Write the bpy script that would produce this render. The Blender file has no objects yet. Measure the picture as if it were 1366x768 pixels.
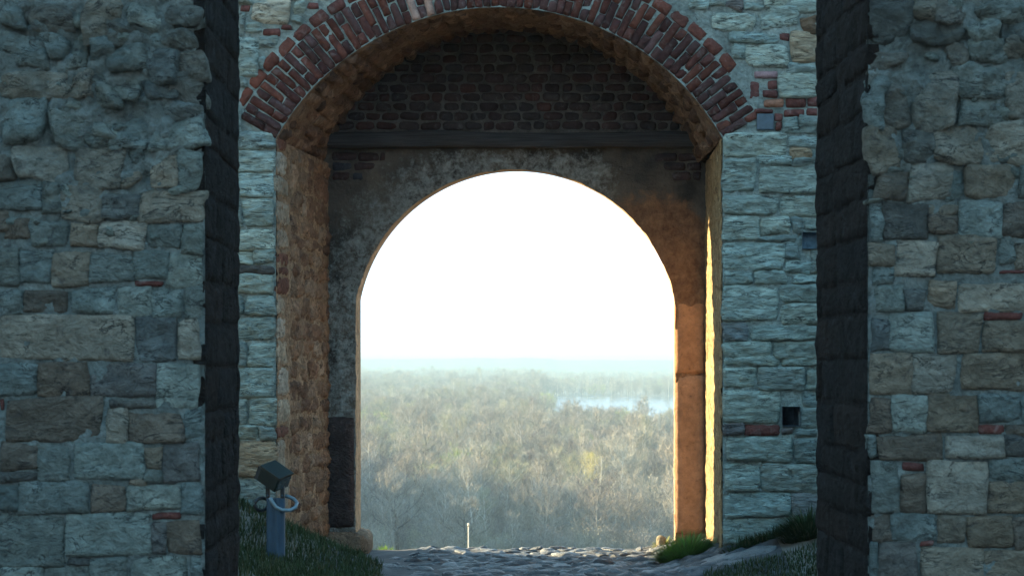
import bpy, math, random
import numpy as np
from mathutils import Vector, Matrix, Euler, noise

S = bpy.context.scene
COL = S.collection
R = math.radians

# ------------------------------------------------------------------ camera
F = 2224.0          # focal length in photo pixels (1366 wide)
EYE = 1.76
cam = bpy.data.cameras.new('camera')
cam_o = bpy.data.objects.new('camera', cam)
COL.objects.link(cam_o)
cam_o.location = (0, 0, EYE)
cam_o.rotation_euler = (R(90), 0, 0)
cam.sensor_width = 36.0
cam.lens = F / 1366 * 36.0
cam.shift_y = 101.0 / 1366
cam.clip_start = 0.1
cam.clip_end = 30000
cam.dof.use_dof = True
cam.dof.focus_distance = 19.0
cam.dof.aperture_fstop = 5.6
S.camera = cam_o

# ------------------------------------------------------------------ sky, sun, exposure
SUN_EL = 13.0
EXPO = 3.8
SUN_VEC = Vector((-0.914 * math.cos(R(SUN_EL)), 0.407 * math.cos(R(SUN_EL)), math.sin(R(SUN_EL)))).normalized()
W = bpy.data.worlds.new('World')
S.world = W
W.use_nodes = True
nt = W.node_tree
sky = nt.nodes.new('ShaderNodeTexSky')
sky.sky_type = 'NISHITA'
sky.sun_disc = False
sky.sun_elevation = R(SUN_EL)
sky.sun_rotation = math.atan2(SUN_VEC.x, SUN_VEC.y)
sky.dust_density = 0.6
sky.air_density = 1.0
sky.ozone_density = 2.0
bg = nt.nodes['Background']
bg.inputs['Strength'].default_value = 0.10
milky = nt.nodes.new('ShaderNodeMix')        # hazy sky: all of it levels off at the same milky white
milky.data_type = 'RGBA'; milky.blend_type = 'DARKEN'
milky.inputs[0].default_value = 1.0
lv = 0.90 / (2 ** EXPO * 0.10)
milky.inputs[7].default_value = (lv * 1.9, lv * 2.0, lv * 2.35, 1)
nt.links.new(sky.outputs[0], milky.inputs[6])
nt.links.new(milky.outputs[2], bg.inputs[0])
sun = bpy.data.lights.new('sun', 'SUN')
sun.energy = 2.9
sun.angle = R(0.6)
sun.color = (1.0, 0.68, 0.38)
sun_o = bpy.data.objects.new('sun', sun)
COL.objects.link(sun_o)
sun_o.rotation_euler = SUN_VEC.to_track_quat('Z', 'Y').to_euler()
S.view_settings.view_transform = 'Standard'
S.view_settings.look = 'None'
S.view_settings.gamma = 1.0
S.view_settings.exposure = EXPO
S.view_settings.use_curve_mapping = False
S.view_settings.use_white_balance = True        # camera set for a slightly warmer light: shade turns cool
S.view_settings.white_balance_temperature = 5350
S.view_settings.white_balance_tint = -9
S.render.engine = 'CYCLES'
S.cycles.use_denoising = True
S.cycles.max_bounces = 6
S.cycles.diffuse_bounces = 4
S.cycles.volume_bounces = 0

# ------------------------------------------------------------------ helpers
def P(px, py, Y):
    return Vector(((px - 683) * Y / F, Y, EYE + (485 - py) * Y / F))

def empty(name, loc, label=None, cat=None, group=None, kind=None):
    o = bpy.data.objects.new(name, None)
    COL.objects.link(o)
    o.location = loc
    tag(o, label, cat, group, kind)
    return o

def tag(o, label=None, cat=None, group=None, kind=None):
    if label: o['label'] = label
    if cat: o['category'] = cat
    if group: o['group'] = group
    if kind: o['kind'] = kind
    return o

def mesh_obj(name, verts, faces, mat, parent=None, smooth=True, col=None, origin=None):
    me = bpy.data.meshes.new(name)
    if origin is None:
        origin = Vector((0, 0, 0))
    if isinstance(verts, np.ndarray):
        vv = (verts - np.array(origin)).tolist()
    else:
        vv = [(v[0] - origin[0], v[1] - origin[1], v[2] - origin[2]) for v in verts]
    me.from_pydata(vv, [], faces)
    if smooth:
        me.polygons.foreach_set('use_smooth', [True] * len(me.polygons))
    mats = mat if isinstance(mat, (list, tuple)) else [mat]
    for m in mats: me.materials.append(m)
    o = bpy.data.objects.new(name, me)
    COL.objects.link(o)
    o.location = origin
    if parent is not None:
        o.parent = parent
        pl = Vector((0, 0, 0))
        q = parent
        while q is not None:
            pl = pl + Vector(q.location); q = q.parent
        o.location = Vector(origin) - pl
    if col is not None:
        o.color = (col[0], col[1], col[2], 1)
    return o

class Frame:
    def __init__(s, O, U, V, N):
        s.O, s.U, s.V, s.N = Vector(O), Vector(U).normalized(), Vector(V).normalized(), Vector(N).normalized()
    def __call__(s, u, v, n=0.0):
        return s.O + s.U * u + s.V * v + s.N * n

def fbm(p, o=4):
    return noise.fractal(p, 1.0, 2.1, o)

_seed = [0]
def stone(parent, fr, u0, v0, u1, v1, col, mat, prot=0.03, rough=0.012, irr=0.012, rnd=0.08, name='stone',
          cell=0.03, pw=9.0, skirt=0.06, nmin=4, nmax=20, tilt=0.0, facet=0.0, bed=1.0):
    """one dressed or rough stone: a rounded, uneven, bulging block face with sides going back into the joint"""
    _seed[0] += 1
    rs = random.Random(_seed[0] * 7919 + 13)
    w, h = u1 - u0, v1 - v0
    cu, cv = (u0 + u1) / 2, (v0 + v1) / 2
    nu = max(nmin, min(nmax, int(w / cell))); nv = max(nmin, min(nmax, int(h / cell)))
    off = Vector((rs.uniform(-90, 90), rs.uniform(-90, 90), rs.uniform(-90, 90)))
    cj = [(rs.uniform(-1, 1) * irr, rs.uniform(-1, 1) * irr) for _ in range(4)]
    tu, tv = rs.uniform(-1, 1) * tilt, rs.uniform(-1, 1) * tilt
    f1 = 1.6 / max(0.12, min(w, h))
    planes = [(rs.uniform(-1, 1) * facet, rs.uniform(-1, 1) * facet, 1 + facet * rs.uniform(-0.25, 0.35)) for _ in range(5)] if facet else []
    verts = []
    for j in range(-1, nv + 2):
        jj = min(max(j, 0), nv); t = -1 + 2 * jj / nv
        for i in range(-1, nu + 2):
            ii = min(max(i, 0), nu); s = -1 + 2 * ii / nu
            x = s * w / 2 * (1 - rnd * t ** 4); y = t * h / 2 * (1 - rnd * s ** 4)
            a, b = (s + 1) / 2, (t + 1) / 2
            for k, wt in enumerate(((1-a)*(1-b), a*(1-b), (1-a)*b, a*b)):
                x += cj[k][0] * wt; y += cj[k][1] * wt
            q = Vector((x * f1, y * f1, 0)) + off
            x += irr * 0.8 * noise.noise(q); y += irr * 0.8 * noise.noise(q + Vector((31, 7, 3)))
            d = max(abs(s), abs(t))
            e = 1 - d ** pw
            qa = Vector((x * 9, y * 9 * bed, 0)) + off
            n = prot * (0.2 + 0.8 * e)
            for pa, pb, pc in planes: n = min(n, prot * (pc + pa * s + pb * t))
            n += rough * (0.3 + 0.7 * e) * (0.7 * noise.noise(qa) + 0.45 * noise.noise(qa * 2.3) + 0.3 * noise.noise(qa * 5.1))
            n += 0.6 * rough * (0.35 + 0.65 * e) * (noise.noise(q * 1.1 + Vector((5, 5, 5))) * 1.3 + 0.8 * noise.noise(q * 2.7))
            n += tu * s * 0.5 + tv * t * 0.5
            if i < 0 or i > nu or j < 0 or j > nv:
                n = -skirt
            verts.append(fr(cu + x, cv + y, n))
    c = nu + 3
    faces = []
    flip = fr.U.cross(fr.V).dot(fr.N) < 0
    for j in range(nv + 2):
        for i in range(nu + 2):
            f = (j * c + i, j * c + i + 1, (j + 1) * c + i + 1, (j + 1) * c + i)
            faces.append(f[::-1] if flip else f)
    k = 1 + rs.uniform(-0.13, 0.13)
    hue = rs.uniform(-0.04, 0.04)
    colr = (col[0] * k * (1 + hue), col[1] * k, col[2] * k * (1 - hue))
    return mesh_obj(name, verts, faces, mat, parent, True, colr, fr(cu, cv, 0))

def sheet(name, parent, fr, us, vs, mat, amp=0.012, freq=3.0, col=None, holes=(), skip=None, lift=0.0, ampf=None):
    """uneven bedding mortar behind the stones, as a grid; holes are (u0,v0,u1,v1)"""
    us, vs = list(us), list(vs)
    verts = []
    for v in vs:
        for u in us:
            p = fr(u, v, 0)
            verts.append(p + fr.N * (lift + amp * (ampf(v) if ampf else 1) * (0.6 * noise.noise(p * freq) + 0.6 * noise.noise(p * freq * 3.1) + 0.45 * noise.noise(p * freq * 7.3))))
    faces = []
    c = len(us)
    flip = fr.U.cross(fr.V).dot(fr.N) < 0
    for j in range(len(vs) - 1):
        for i in range(c - 1):
            um, vm = (us[i] + us[i+1]) / 2, (vs[j] + vs[j+1]) / 2
            if any(a < um < d and b < vm < e for a, b, d, e in holes):
                continue
            if skip and skip(um, vm): continue
            f = (j*c+i, j*c+i+1, (j+1)*c+i+1, (j+1)*c+i)
            faces.append(f[::-1] if flip else f)
    return mesh_obj(name, verts, faces, mat, parent, True, col, fr(us[len(us)//2], vs[0], 0))

def box(name, c, size, mat, parent=None, rot=None, bevel=0.0, col=None):
    import bmesh
    bm = bmesh.new()
    bmesh.ops.create_cube(bm, size=1.0)
    bmesh.ops.scale(bm, vec=size, verts=bm.verts)
    if bevel:
        bmesh.ops.bevel(bm, geom=bm.edges[:], offset=bevel, segments=2, profile=0.5, affect='EDGES')
    if rot is not None:
        bmesh.ops.rotate(bm, cent=(0, 0, 0), matrix=Euler(rot).to_matrix(), verts=bm.verts)
    vs = [v.co + Vector(c) for v in bm.verts]
    bm.verts.index_update()
    fs = [[v.index for v in f.verts] for f in bm.faces]
    bm.free()
    return mesh_obj(name, vs, fs, mat, parent, False, col, Vector(c))

def tube(pts, rads, sides=8, closed=False, cap=True):
    pts = [Vector(p) for p in pts]
    n = len(pts)
    verts, faces = [], []
    up = Vector((0, 0, 1))
    for i, p in enumerate(pts):
        if closed: t = pts[(i+1) % n] - pts[i-1]
        else: t = pts[min(i+1, n-1)] - pts[max(i-1, 0)]
        t = t.normalized() if t.length > 1e-9 else Vector((0, 0, 1))
        a = t.cross(up)
        if a.length < 0.05: a = t.cross(Vector((1, 0, 0)))
        a.normalize(); b = t.cross(a).normalized()
        r = rads[i] if hasattr(rads, '__len__') else rads
        for k in range(sides):
            th = 2 * math.pi * k / sides
            verts.append(p + a * (r * math.cos(th)) + b * (r * math.sin(th)))
    for i in range(n if closed else n - 1):
        for k in range(sides):
            i2 = (i + 1) % n
            faces.append((i*sides+k, i*sides+(k+1) % sides, i2*sides+(k+1) % sides, i2*sides+k))
    if cap and not closed:
        faces.append(tuple(range(sides))[::-1]); faces.append(tuple(range((n-1)*sides, n*sides)))
    return verts, faces

# ------------------------------------------------------------------ materials
def new_mat(name):
    m = bpy.data.materials.new(name); m.use_nodes = True
    N = m.node_tree.nodes; L = m.node_tree.links
    b = N['Principled BSDF']
    b.inputs['Roughness'].default_value = 0.92
    b.inputs['Specular IOR Level'].default_value = 0.08
    return m, N, L, b

def nz(N, L, vec, scale, detail=5, rough=0.6, dist=0.0):
    n = N.new('ShaderNodeTexNoise'); n.inputs['Scale'].default_value = scale
    n.inputs['Detail'].default_value = detail; n.inputs['Roughness'].default_value = rough
    n.inputs['Distortion'].default_value = dist
    L.new(vec, n.inputs['Vector'])
    return n.outputs['Fac']

def mrange(N, L, x, a, b, c, d, smooth=False):
    n = N.new('ShaderNodeMapRange'); L.new(x, n.inputs[0])
    if smooth: n.interpolation_type = 'SMOOTHSTEP'
    for i, v in enumerate((a, b, c, d)): n.inputs[i + 1].default_value = v
    return n.outputs[0]

def mixc(N, L, fac, a, b, mode='MIX'):
    n = N.new('ShaderNodeMix'); n.data_type = 'RGBA'; n.blend_type = mode
    for s, v in ((n.inputs[0], fac), (n.inputs[6], a), (n.inputs[7], b)):
        if hasattr(v, 'is_linked'): L.new(v, s)
        elif isinstance(v, (int, float)): s.default_value = v
        else: s.default_value = (v[0], v[1], v[2], 1)
    return n.outputs[2]

def mth(N, L, op, a, b=0.0):
    n = N.new('ShaderNodeMath'); n.operation = op
    for s, v in ((n.inputs[0], a), (n.inputs[1], b)):
        if hasattr(v, 'is_linked'): L.new(v, s)
        else: s.default_value = v
    return n.outputs[0]

def masonry_mat(name, stretch=(1, 1, 1), fine=1.0, bump=1.0, stain=0.4, stain_col=(0.05, 0.05, 0.05), pale=0.0, vary=1.25, hm=1.0, crack=0.0):
    m, N, L, b = new_mat(name)
    g = N.new('ShaderNodeNewGeometry')
    mp = N.new('ShaderNodeMapping'); mp.inputs['Scale'].default_value = stretch
    L.new(g.outputs['Position'], mp.inputs['Vector'])
    oi = N.new('ShaderNodeObjectInfo')
    comb = N.new('ShaderNodeVectorMath'); comb.operation = 'ADD'
    sc = N.new('ShaderNodeVectorMath'); sc.operation = 'SCALE'
    cx = N.new('ShaderNodeCombineXYZ')
    for i in range(3): L.new(oi.outputs['Random'], cx.inputs[i])
    L.new(cx.outputs[0], sc.inputs[0]); sc.inputs['Scale'].default_value = 40.0
    L.new(mp.outputs[0], comb.inputs[0]); L.new(sc.outputs[0], comb.inputs[1])
    v = comb.outputs[0]
    n1 = nz(N, L, v, 4.0, 5, 0.6)
    n2 = nz(N, L, v, 20.0 * fine, 6, 0.68, 0.4)
    n3 = nz(N, L, v, 75.0 * fine, 4, 0.6)
    n4 = nz(N, L, v, 9.0, 7, 0.7, 0.8)
    k = mth(N, L, 'MULTIPLY', mrange(N, L, n1, 0.3, 0.7, 1 - 0.32 * vary, 1 + 0.25 * vary), mrange(N, L, n2, 0.3, 0.7, 1 - 0.28 * vary, 1 + 0.2 * vary))
    kc = N.new('ShaderNodeCombineColor')
    for i in range(3): L.new(k, kc.inputs[i])
    c = mixc(N, L, 1.0, oi.outputs['Color'], kc.outputs[0], 'MULTIPLY')
    if pale:
        c = mixc(N, L, mrange(N, L, n4, 0.54, 0.66, 0, pale, True), c, (0.42, 0.40, 0.37))
    st = mrange(N, L, n4, 0.44, 0.33, 0.0, stain, True)
    c = mixc(N, L, st, c, stain_col)
    pit = mrange(N, L, n2, 0.37, 0.30, 0.0, 0.55, True)
    c = mixc(N, L, pit, c, (0.04, 0.038, 0.035))
    if crack:
        mp2 = N.new('ShaderNodeMapping'); mp2.inputs['Scale'].default_value = (1, 1, 2.0)
        L.new(v, mp2.inputs['Vector'])
        n5 = nz(N, L, mp2.outputs[0], 3.2, 6, 0.62, 1.2)
        dd = mth(N, L, 'ABSOLUTE', mth(N, L, 'SUBTRACT', n5, 0.5))
        fis = mth(N, L, 'MULTIPLY', mrange(N, L, dd, 0.0, 0.020, 1, 0, True), mrange(N, L, n1, 0.42, 0.58, 0, crack, True))
        c = mixc(N, L, fis, c, (0.03, 0.03, 0.03))
    L.new(c, b.inputs['Base Color'])
    h = mth(N, L, 'ADD', mth(N, L, 'MULTIPLY', n2, 0.020 * hm), mth(N, L, 'MULTIPLY', n3, 0.007))
    h = mth(N, L, 'ADD', h, mth(N, L, 'MULTIPLY', n4, 0.030 * hm))
    if crack: h = mth(N, L, 'SUBTRACT', h, mth(N, L, 'MULTIPLY', fis, 0.05))
    bp = N.new('ShaderNodeBump'); bp.inputs['Distance'].default_value = 1.0
    bp.inputs['Strength'].default_value = min(1.0, 0.9 * bump)
    L.new(h, bp.inputs['Height']); L.new(bp.outputs[0], b.inputs['Normal'])
    return m

def plain_mat(name, col, rough=0.6, metal=0.0, spec=0.4, nscale=30, nvar=0.25, bump=0.0, stretch=(1, 1, 1)):
    m, N, L, b = new_mat(name)
    tc = N.new('ShaderNodeTexCoord')
    mp = N.new('ShaderNodeMapping'); mp.inputs['Scale'].default_value = stretch
    L.new(tc.outputs['Object'], mp.inputs['Vector'])
    n = nz(N, L, mp.outputs[0], nscale, 5, 0.65)
    c = mixc(N, L, mrange(N, L, n, 0.3, 0.7, 0, 1), [x * (1 - nvar) for x in col], [x * (1 + nvar) for x in col])
    L.new(c, b.inputs['Base Color'])
    b.inputs['Roughness'].default_value = rough
    b.inputs['Metallic'].default_value = metal
    b.inputs['Specular IOR Level'].default_value = spec
    if bump:
        bp = N.new('ShaderNodeBump'); bp.inputs['Strength'].default_value = 0.8; bp.inputs['Distance'].default_value = bump
        L.new(n, bp.inputs['Height']); L.new(bp.outputs[0], b.inputs['Normal'])
    return m

M_NEAR = masonry_mat('rough_limestone', (1, 1, 1.3), 1.0, 1.0, 0.6, hm=5.0, crack=0.8)
M_FAR = masonry_mat('bedded_limestone', (0.7, 0.7, 2.2), 0.7, 1.0, 0.6, hm=3.6, crack=0.9)
M_MORTAR = masonry_mat('lime_mortar', (1, 1, 1), 1.2, 1.0, 0.45, hm=4.0)
M_BRICK = masonry_mat('fired_brick', (1, 1, 1), 1.5, 0.7, 0.5, (0.03, 0.025, 0.03), 0.12, hm=3.0)
M_SOOTBRICK = masonry_mat('sooty_brick', (1, 1, 1), 1.5, 0.6, 0.5, (0.02, 0.02, 0.022), 0.12)
M_OCHRE = masonry_mat('ochre_rubble', (1, 1, 0.8), 1.1, 1.0, 0.6, (0.09, 0.05, 0.035), hm=5.0, crack=0.8)
M_SMOOTH = masonry_mat('dressed_sandstone', (1, 1, 1), 1.2, 0.6, 0.55, (0.12, 0.07, 0.045), 0.0, 0.8)
M_COBBLE = masonry_mat('worn_cobble', (1, 1, 1), 1.0, 0.8, 0.3, hm=2.5)
M_COBBLE.node_tree.nodes['Principled BSDF'].inputs['Roughness'].default_value = 0.55
M_COBBLE.node_tree.nodes['Principled BSDF'].inputs['Specular IOR Level'].default_value = 0.5

LIME = (0.355, 0.405, 0.35); PALE = (0.41, 0.455, 0.385); GREY = (0.285, 0.325, 0.29); TAN = (0.40, 0.31, 0.20)
BROWN = (0.24, 0.17, 0.11); DARK = (0.13, 0.115, 0.10); BLUE = (0.245, 0.26, 0.25); RED = (0.115, 0.050, 0.042)
MAUVE = (0.21, 0.19, 0.175); CREAM = (0.48, 0.42, 0.31)
KC = dict(l=LIME, p=PALE, g=GREY, t=TAN, b=BROWN, d=DARK, u=BLUE, r=RED, m=MAUVE, c=CREAM)
def mul(c, k): return (c[0] * k, c[1] * k, c[2] * k)

# ------------------------------------------------------------------ ground
def smooth(a, b, x):
    t = min(1, max(0, (x - a) / (b - a))); return t * t * (3 - 2 * t)

def gz(X, Y):
    z = -0.20 - 0.045 * min(2.6, max(0, Y - 16))
    edge = 1.15 + 0.45 * smooth(15.6, 16.6, Y)
    if X < -edge:
        z += min(0.75, (-edge - X) * (0.27 + 0.2 * smooth(14.7, 16, Y)))
    er = 1.45
    if X > er:
        z += min(0.5, (X - er) * 0.30) * smooth(14.4, 16.2, Y)
    d = Y - 18.62
    if d > 0:
        z -= 40 * (1 - math.exp(-d / 70))
        z += (0 if X > -er else 0)
    # unseen spur left of the view, added to shade the foot of the wood
    if Y > 40:
        sp = smooth(-60, -130, X) * smooth(60, 150, Y) * (1 - smooth(430, 560, Y))
        z = z + (7 + 12 * noise.noise(Vector((Y / 28, X / 60, 4))) - z) * sp
    if -8 < X < 8 and 5 < Y < 24:
        z += 0.022 * noise.noise(Vector((X * 1.7, Y * 1.7, 0))) + 0.012 * noise.noise(Vector((X * 6, Y * 6, 3)))
    return z

def geo(a, b, n):
    return [a * (b / a) ** (i / n) for i in range(1, n + 1)]
xs = [-x for x in reversed(geo(4.0, 7000, 40))] + list(np.arange(-4.0, 4.001, 0.08)) + geo(4.0, 7000, 40)
ys = list(np.arange(-40, 12, 2.0)) + list(np.arange(12, 22.001, 0.08)) + [22 + x for x in geo(0.5, 9000, 70)]
gv = [(x, y, gz(x, y)) for y in ys for x in xs]
c = len(xs)
gf = [(j*c+i, j*c+i+1, (j+1)*c+i+1, (j+1)*c+i) for j in range(len(ys)-1) for i in range(c-1)]
m, N, L, b = new_mat('earth')
g = N.new('ShaderNodeNewGeometry')
n1 = nz(N, L, g.outputs['Position'], 1.2, 6, 0.65); n2 = nz(N, L, g.outputs['Position'], 14, 6, 0.7)
cc = mixc(N, L, mrange(N, L, n1, 0.35, 0.65, 0, 1), (0.11, 0.10, 0.08), (0.20, 0.18, 0.15))
cc = mixc(N, L, mrange(N, L, n2, 0.3, 0.7, 0, 0.6), cc, (0.10, 0.09, 0.08))
L.new(cc, b.inputs['Base Color'])
bp = N.new('ShaderNodeBump'); bp.inputs['Strength'].default_value = 0.8; bp.inputs['Distance'].default_value = 0.03
L.new(n2, bp.inputs['Height']); L.new(bp.outputs[0], b.inputs['Normal'])
M_EARTH = m
ground = mesh_obj('ground', gv, gf, M_EARTH)
tag(ground, 'trodden earth of the gateway falling to the wooded plain', 'ground', None, 'structure')

# ------------------------------------------------------------------ generic course filler
def fill_courses(parent, fr, u0, u1, v0, v1, hs, ls, cols, mat, rs, gap=0.018, ustart=None, **kw):
    v = v0
    while v < v1 - 0.03:
        h = rs.uniform(*hs)
        if v + h > v1 - 0.05: h = v1 - v
        u = u0
        while u < u1 - 0.02:
            l = rs.uniform(*ls)
            if u + l > u1 - 0.08: l = u1 - u
            stone(parent, fr, u + gap/2, v + gap/2, u + l - gap/2, v + h - gap/2, rs.choice(cols), mat, **kw)
            u += l
        v += h

# ------------------------------------------------------------------ the two near walls
YN, YB = 9.0, 10.3
SN = F / YN
fN = Frame((0, YN, 0), (1, 0, 0), (0, 0, 1), (0, -1, 0))
def nu_(px): return (px - 683) / SN
def nv_(py): return EYE + (485 - py) / SN

LT = [(60,20,185,85,'b'),(235,15,340,100,'t'),(345,25,425,65,'l'),(0,0,50,80,'g'),(0,95,120,165,'g'),(125,90,180,160,'g'),
(185,105,230,170,'g'),(232,100,290,165,'g'),(295,125,385,185,'g'),(25,185,180,265,'t'),(185,195,230,260,'t'),(390,130,455,200,'d'),
(455,140,535,205,'b'),(235,200,310,270,'g'),(380,210,460,265,'d'),(460,210,540,275,'b'),(0,275,110,365,'l'),(120,265,180,300,'g'),
(145,305,225,375,'g'),(255,320,300,350,'p'),(225,352,285,384,'g'),(302,330,400,385,'g'),(405,320,535,385,'l'),(440,280,525,315,'u'),
(0,400,35,470,'b'),(40,388,162,462,'c'),(205,392,318,490,'t'),(322,440,365,485,'t'),(392,405,465,490,'t'),(340,400,388,436,'g'),
(470,400,530,490,'l'),(0,475,115,550,'g'),(120,480,160,560,'g'),(165,490,270,578,'c'),(275,515,370,570,'u'),(375,500,535,575,'t'),(20,578,80,630,'b'),
(85,585,180,650,'g'),(185,590,255,650,'t'),(260,587,382,655,'c'),(385,595,475,655,'g'),(480,590,530,665,'l'),(0,560,16,600,'b'),
(0,655,50,745,'g'),(55,655,135,740,'g'),(140,660,235,745,'t'),(240,665,350,740,'g'),(355,665,440,732,'l'),(445,672,530,760,'l'),(355,738,428,752,'r'),
(290,70,345,120,'d'),(430,20,530,75,'d'),(435,85,530,130,'d'),(345,75,425,120,'d'),(315,195,375,250,'g'),(20,20,0,0,'x')]
LB = [(0,20,60,78,'g'),(65,18,178,78,'b'),(190,15,300,78,'l'),(310,14,398,85,'p'),(402,15,480,85,'l'),(486,10,530,90,'g'),
(3,88,352,200,'c'),(360,90,465,205,'u'),(472,95,522,198,'c'),(0,210,98,295,'g'),(105,212,232,298,'b'),(240,210,412,298,'m'),
(417,208,527,328,'l'),(0,302,12,332,'r'),(20,302,265,418,'b'),(290,312,410,329,'d'),(283,332,333,420,'c'),(340,340,480,415,'b'),(486,335,530,405,'g'),
(0,422,95,490,'b'),(100,425,186,520,'g'),(192,420,376,515,'l'),(382,430,426,486,'t'),(345,520,380,527,'t'),(380,492,426,520,'g'),(432,420,522,518,'m'),
(0,497,92,522,'d'),(0,530,45,595,'g'),(50,525,235,600,'g'),(245,530,332,598,'b'),(340,528,475,592,'p'),(480,525,530,600,'g'),
(0,608,165,738,'g'),(172,604,396,715,'l'),(398,602,476,619,'r'),(402,628,438,705,'m'),(440,625,524,708,'b'),(180,722,238,740,'d'),
(0,746,110,850,'l'),(115,746,235,850,'g'),(242,722,335,850,'g'),(345,720,495,850,'l'),(500,715,532,850,'g'),(478,625,530,625,'x')]
RT = [(270,0,335,55,'t'),(340,0,430,45,'b'),(435,10,560,60,'g'),(165,10,260,110,'d'),(415,70,490,110,'p'),(515,105,590,155,'t'),(160,140,255,185,'b'),
(370,120,415,185,'b'),(435,130,505,178,'g'),(265,60,405,115,'d'),(265,205,383,335,'t'),(195,220,258,325,'b'),(160,200,190,330,'g'),(392,188,525,236,'g'),(392,242,525,320,'g'),
(530,195,620,320,'t'),(157,345,228,445,'t'),(235,340,328,425,'d'),(335,335,440,425,'t'),(452,325,600,425,'c'),(177,447,258,525,'b'),
(263,435,366,520,'c'),(370,455,408,520,'l'),(412,435,540,525,'t'),(546,435,640,520,'g'),(160,540,190,630,'g'),(195,540,303,625,'d'),
(310,540,385,570,'t'),(315,574,385,615,'b'),(390,530,500,625,'l'),(504,535,620,625,'b'),(160,642,222,695,'t'),(226,632,332,722,'c'),
(340,625,490,715,'t'),(496,625,536,690,'g'),(540,640,640,704,'t'),(495,708,575,720,'r'),(165,705,220,740,'g'),(500,65,590,100,'d')]
RB = [(175,5,245,70,'l'),(250,20,305,70,'u'),(315,0,380,60,'t'),(390,0,580,70,'c'),(455,75,558,97,'r'),(165,95,208,172,'u'),(213,82,322,178,'p'),
(332,80,448,185,'t'),(456,102,610,178,'t'),(160,188,264,290,'t'),(273,190,384,285,'c'),(400,188,620,280,'t'),(160,300,218,390,'b'),(222,298,302,390,'p'),
(308,292,436,392,'t'),(443,287,553,358,'g'),(558,290,640,360,'g'),(440,370,512,398,'r'),(518,368,640,394,'b'),(157,400,174,455,'g'),(180,400,350,457,'b'),
(354,402,510,458,'c'),(514,400,640,448,'d'),(245,470,298,490,'r'),(160,465,232,600,'g'),(237,498,300,600,'b'),(305,468,465,605,'c'),(470,462,640,514,'g'),
(470,520,640,602,'t'),(165,607,210,670,'b'),(214,608,330,670,'g'),(334,612,410,672,'t'),(415,610,530,685,'t'),(536,612,640,690,'b'),(290,675,325,690,'r'),
(160,680,176,790,'g'),(180,680,282,850,'m'),(290,696,452,850,'c'),(458,696,640,850,'t')]

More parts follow.
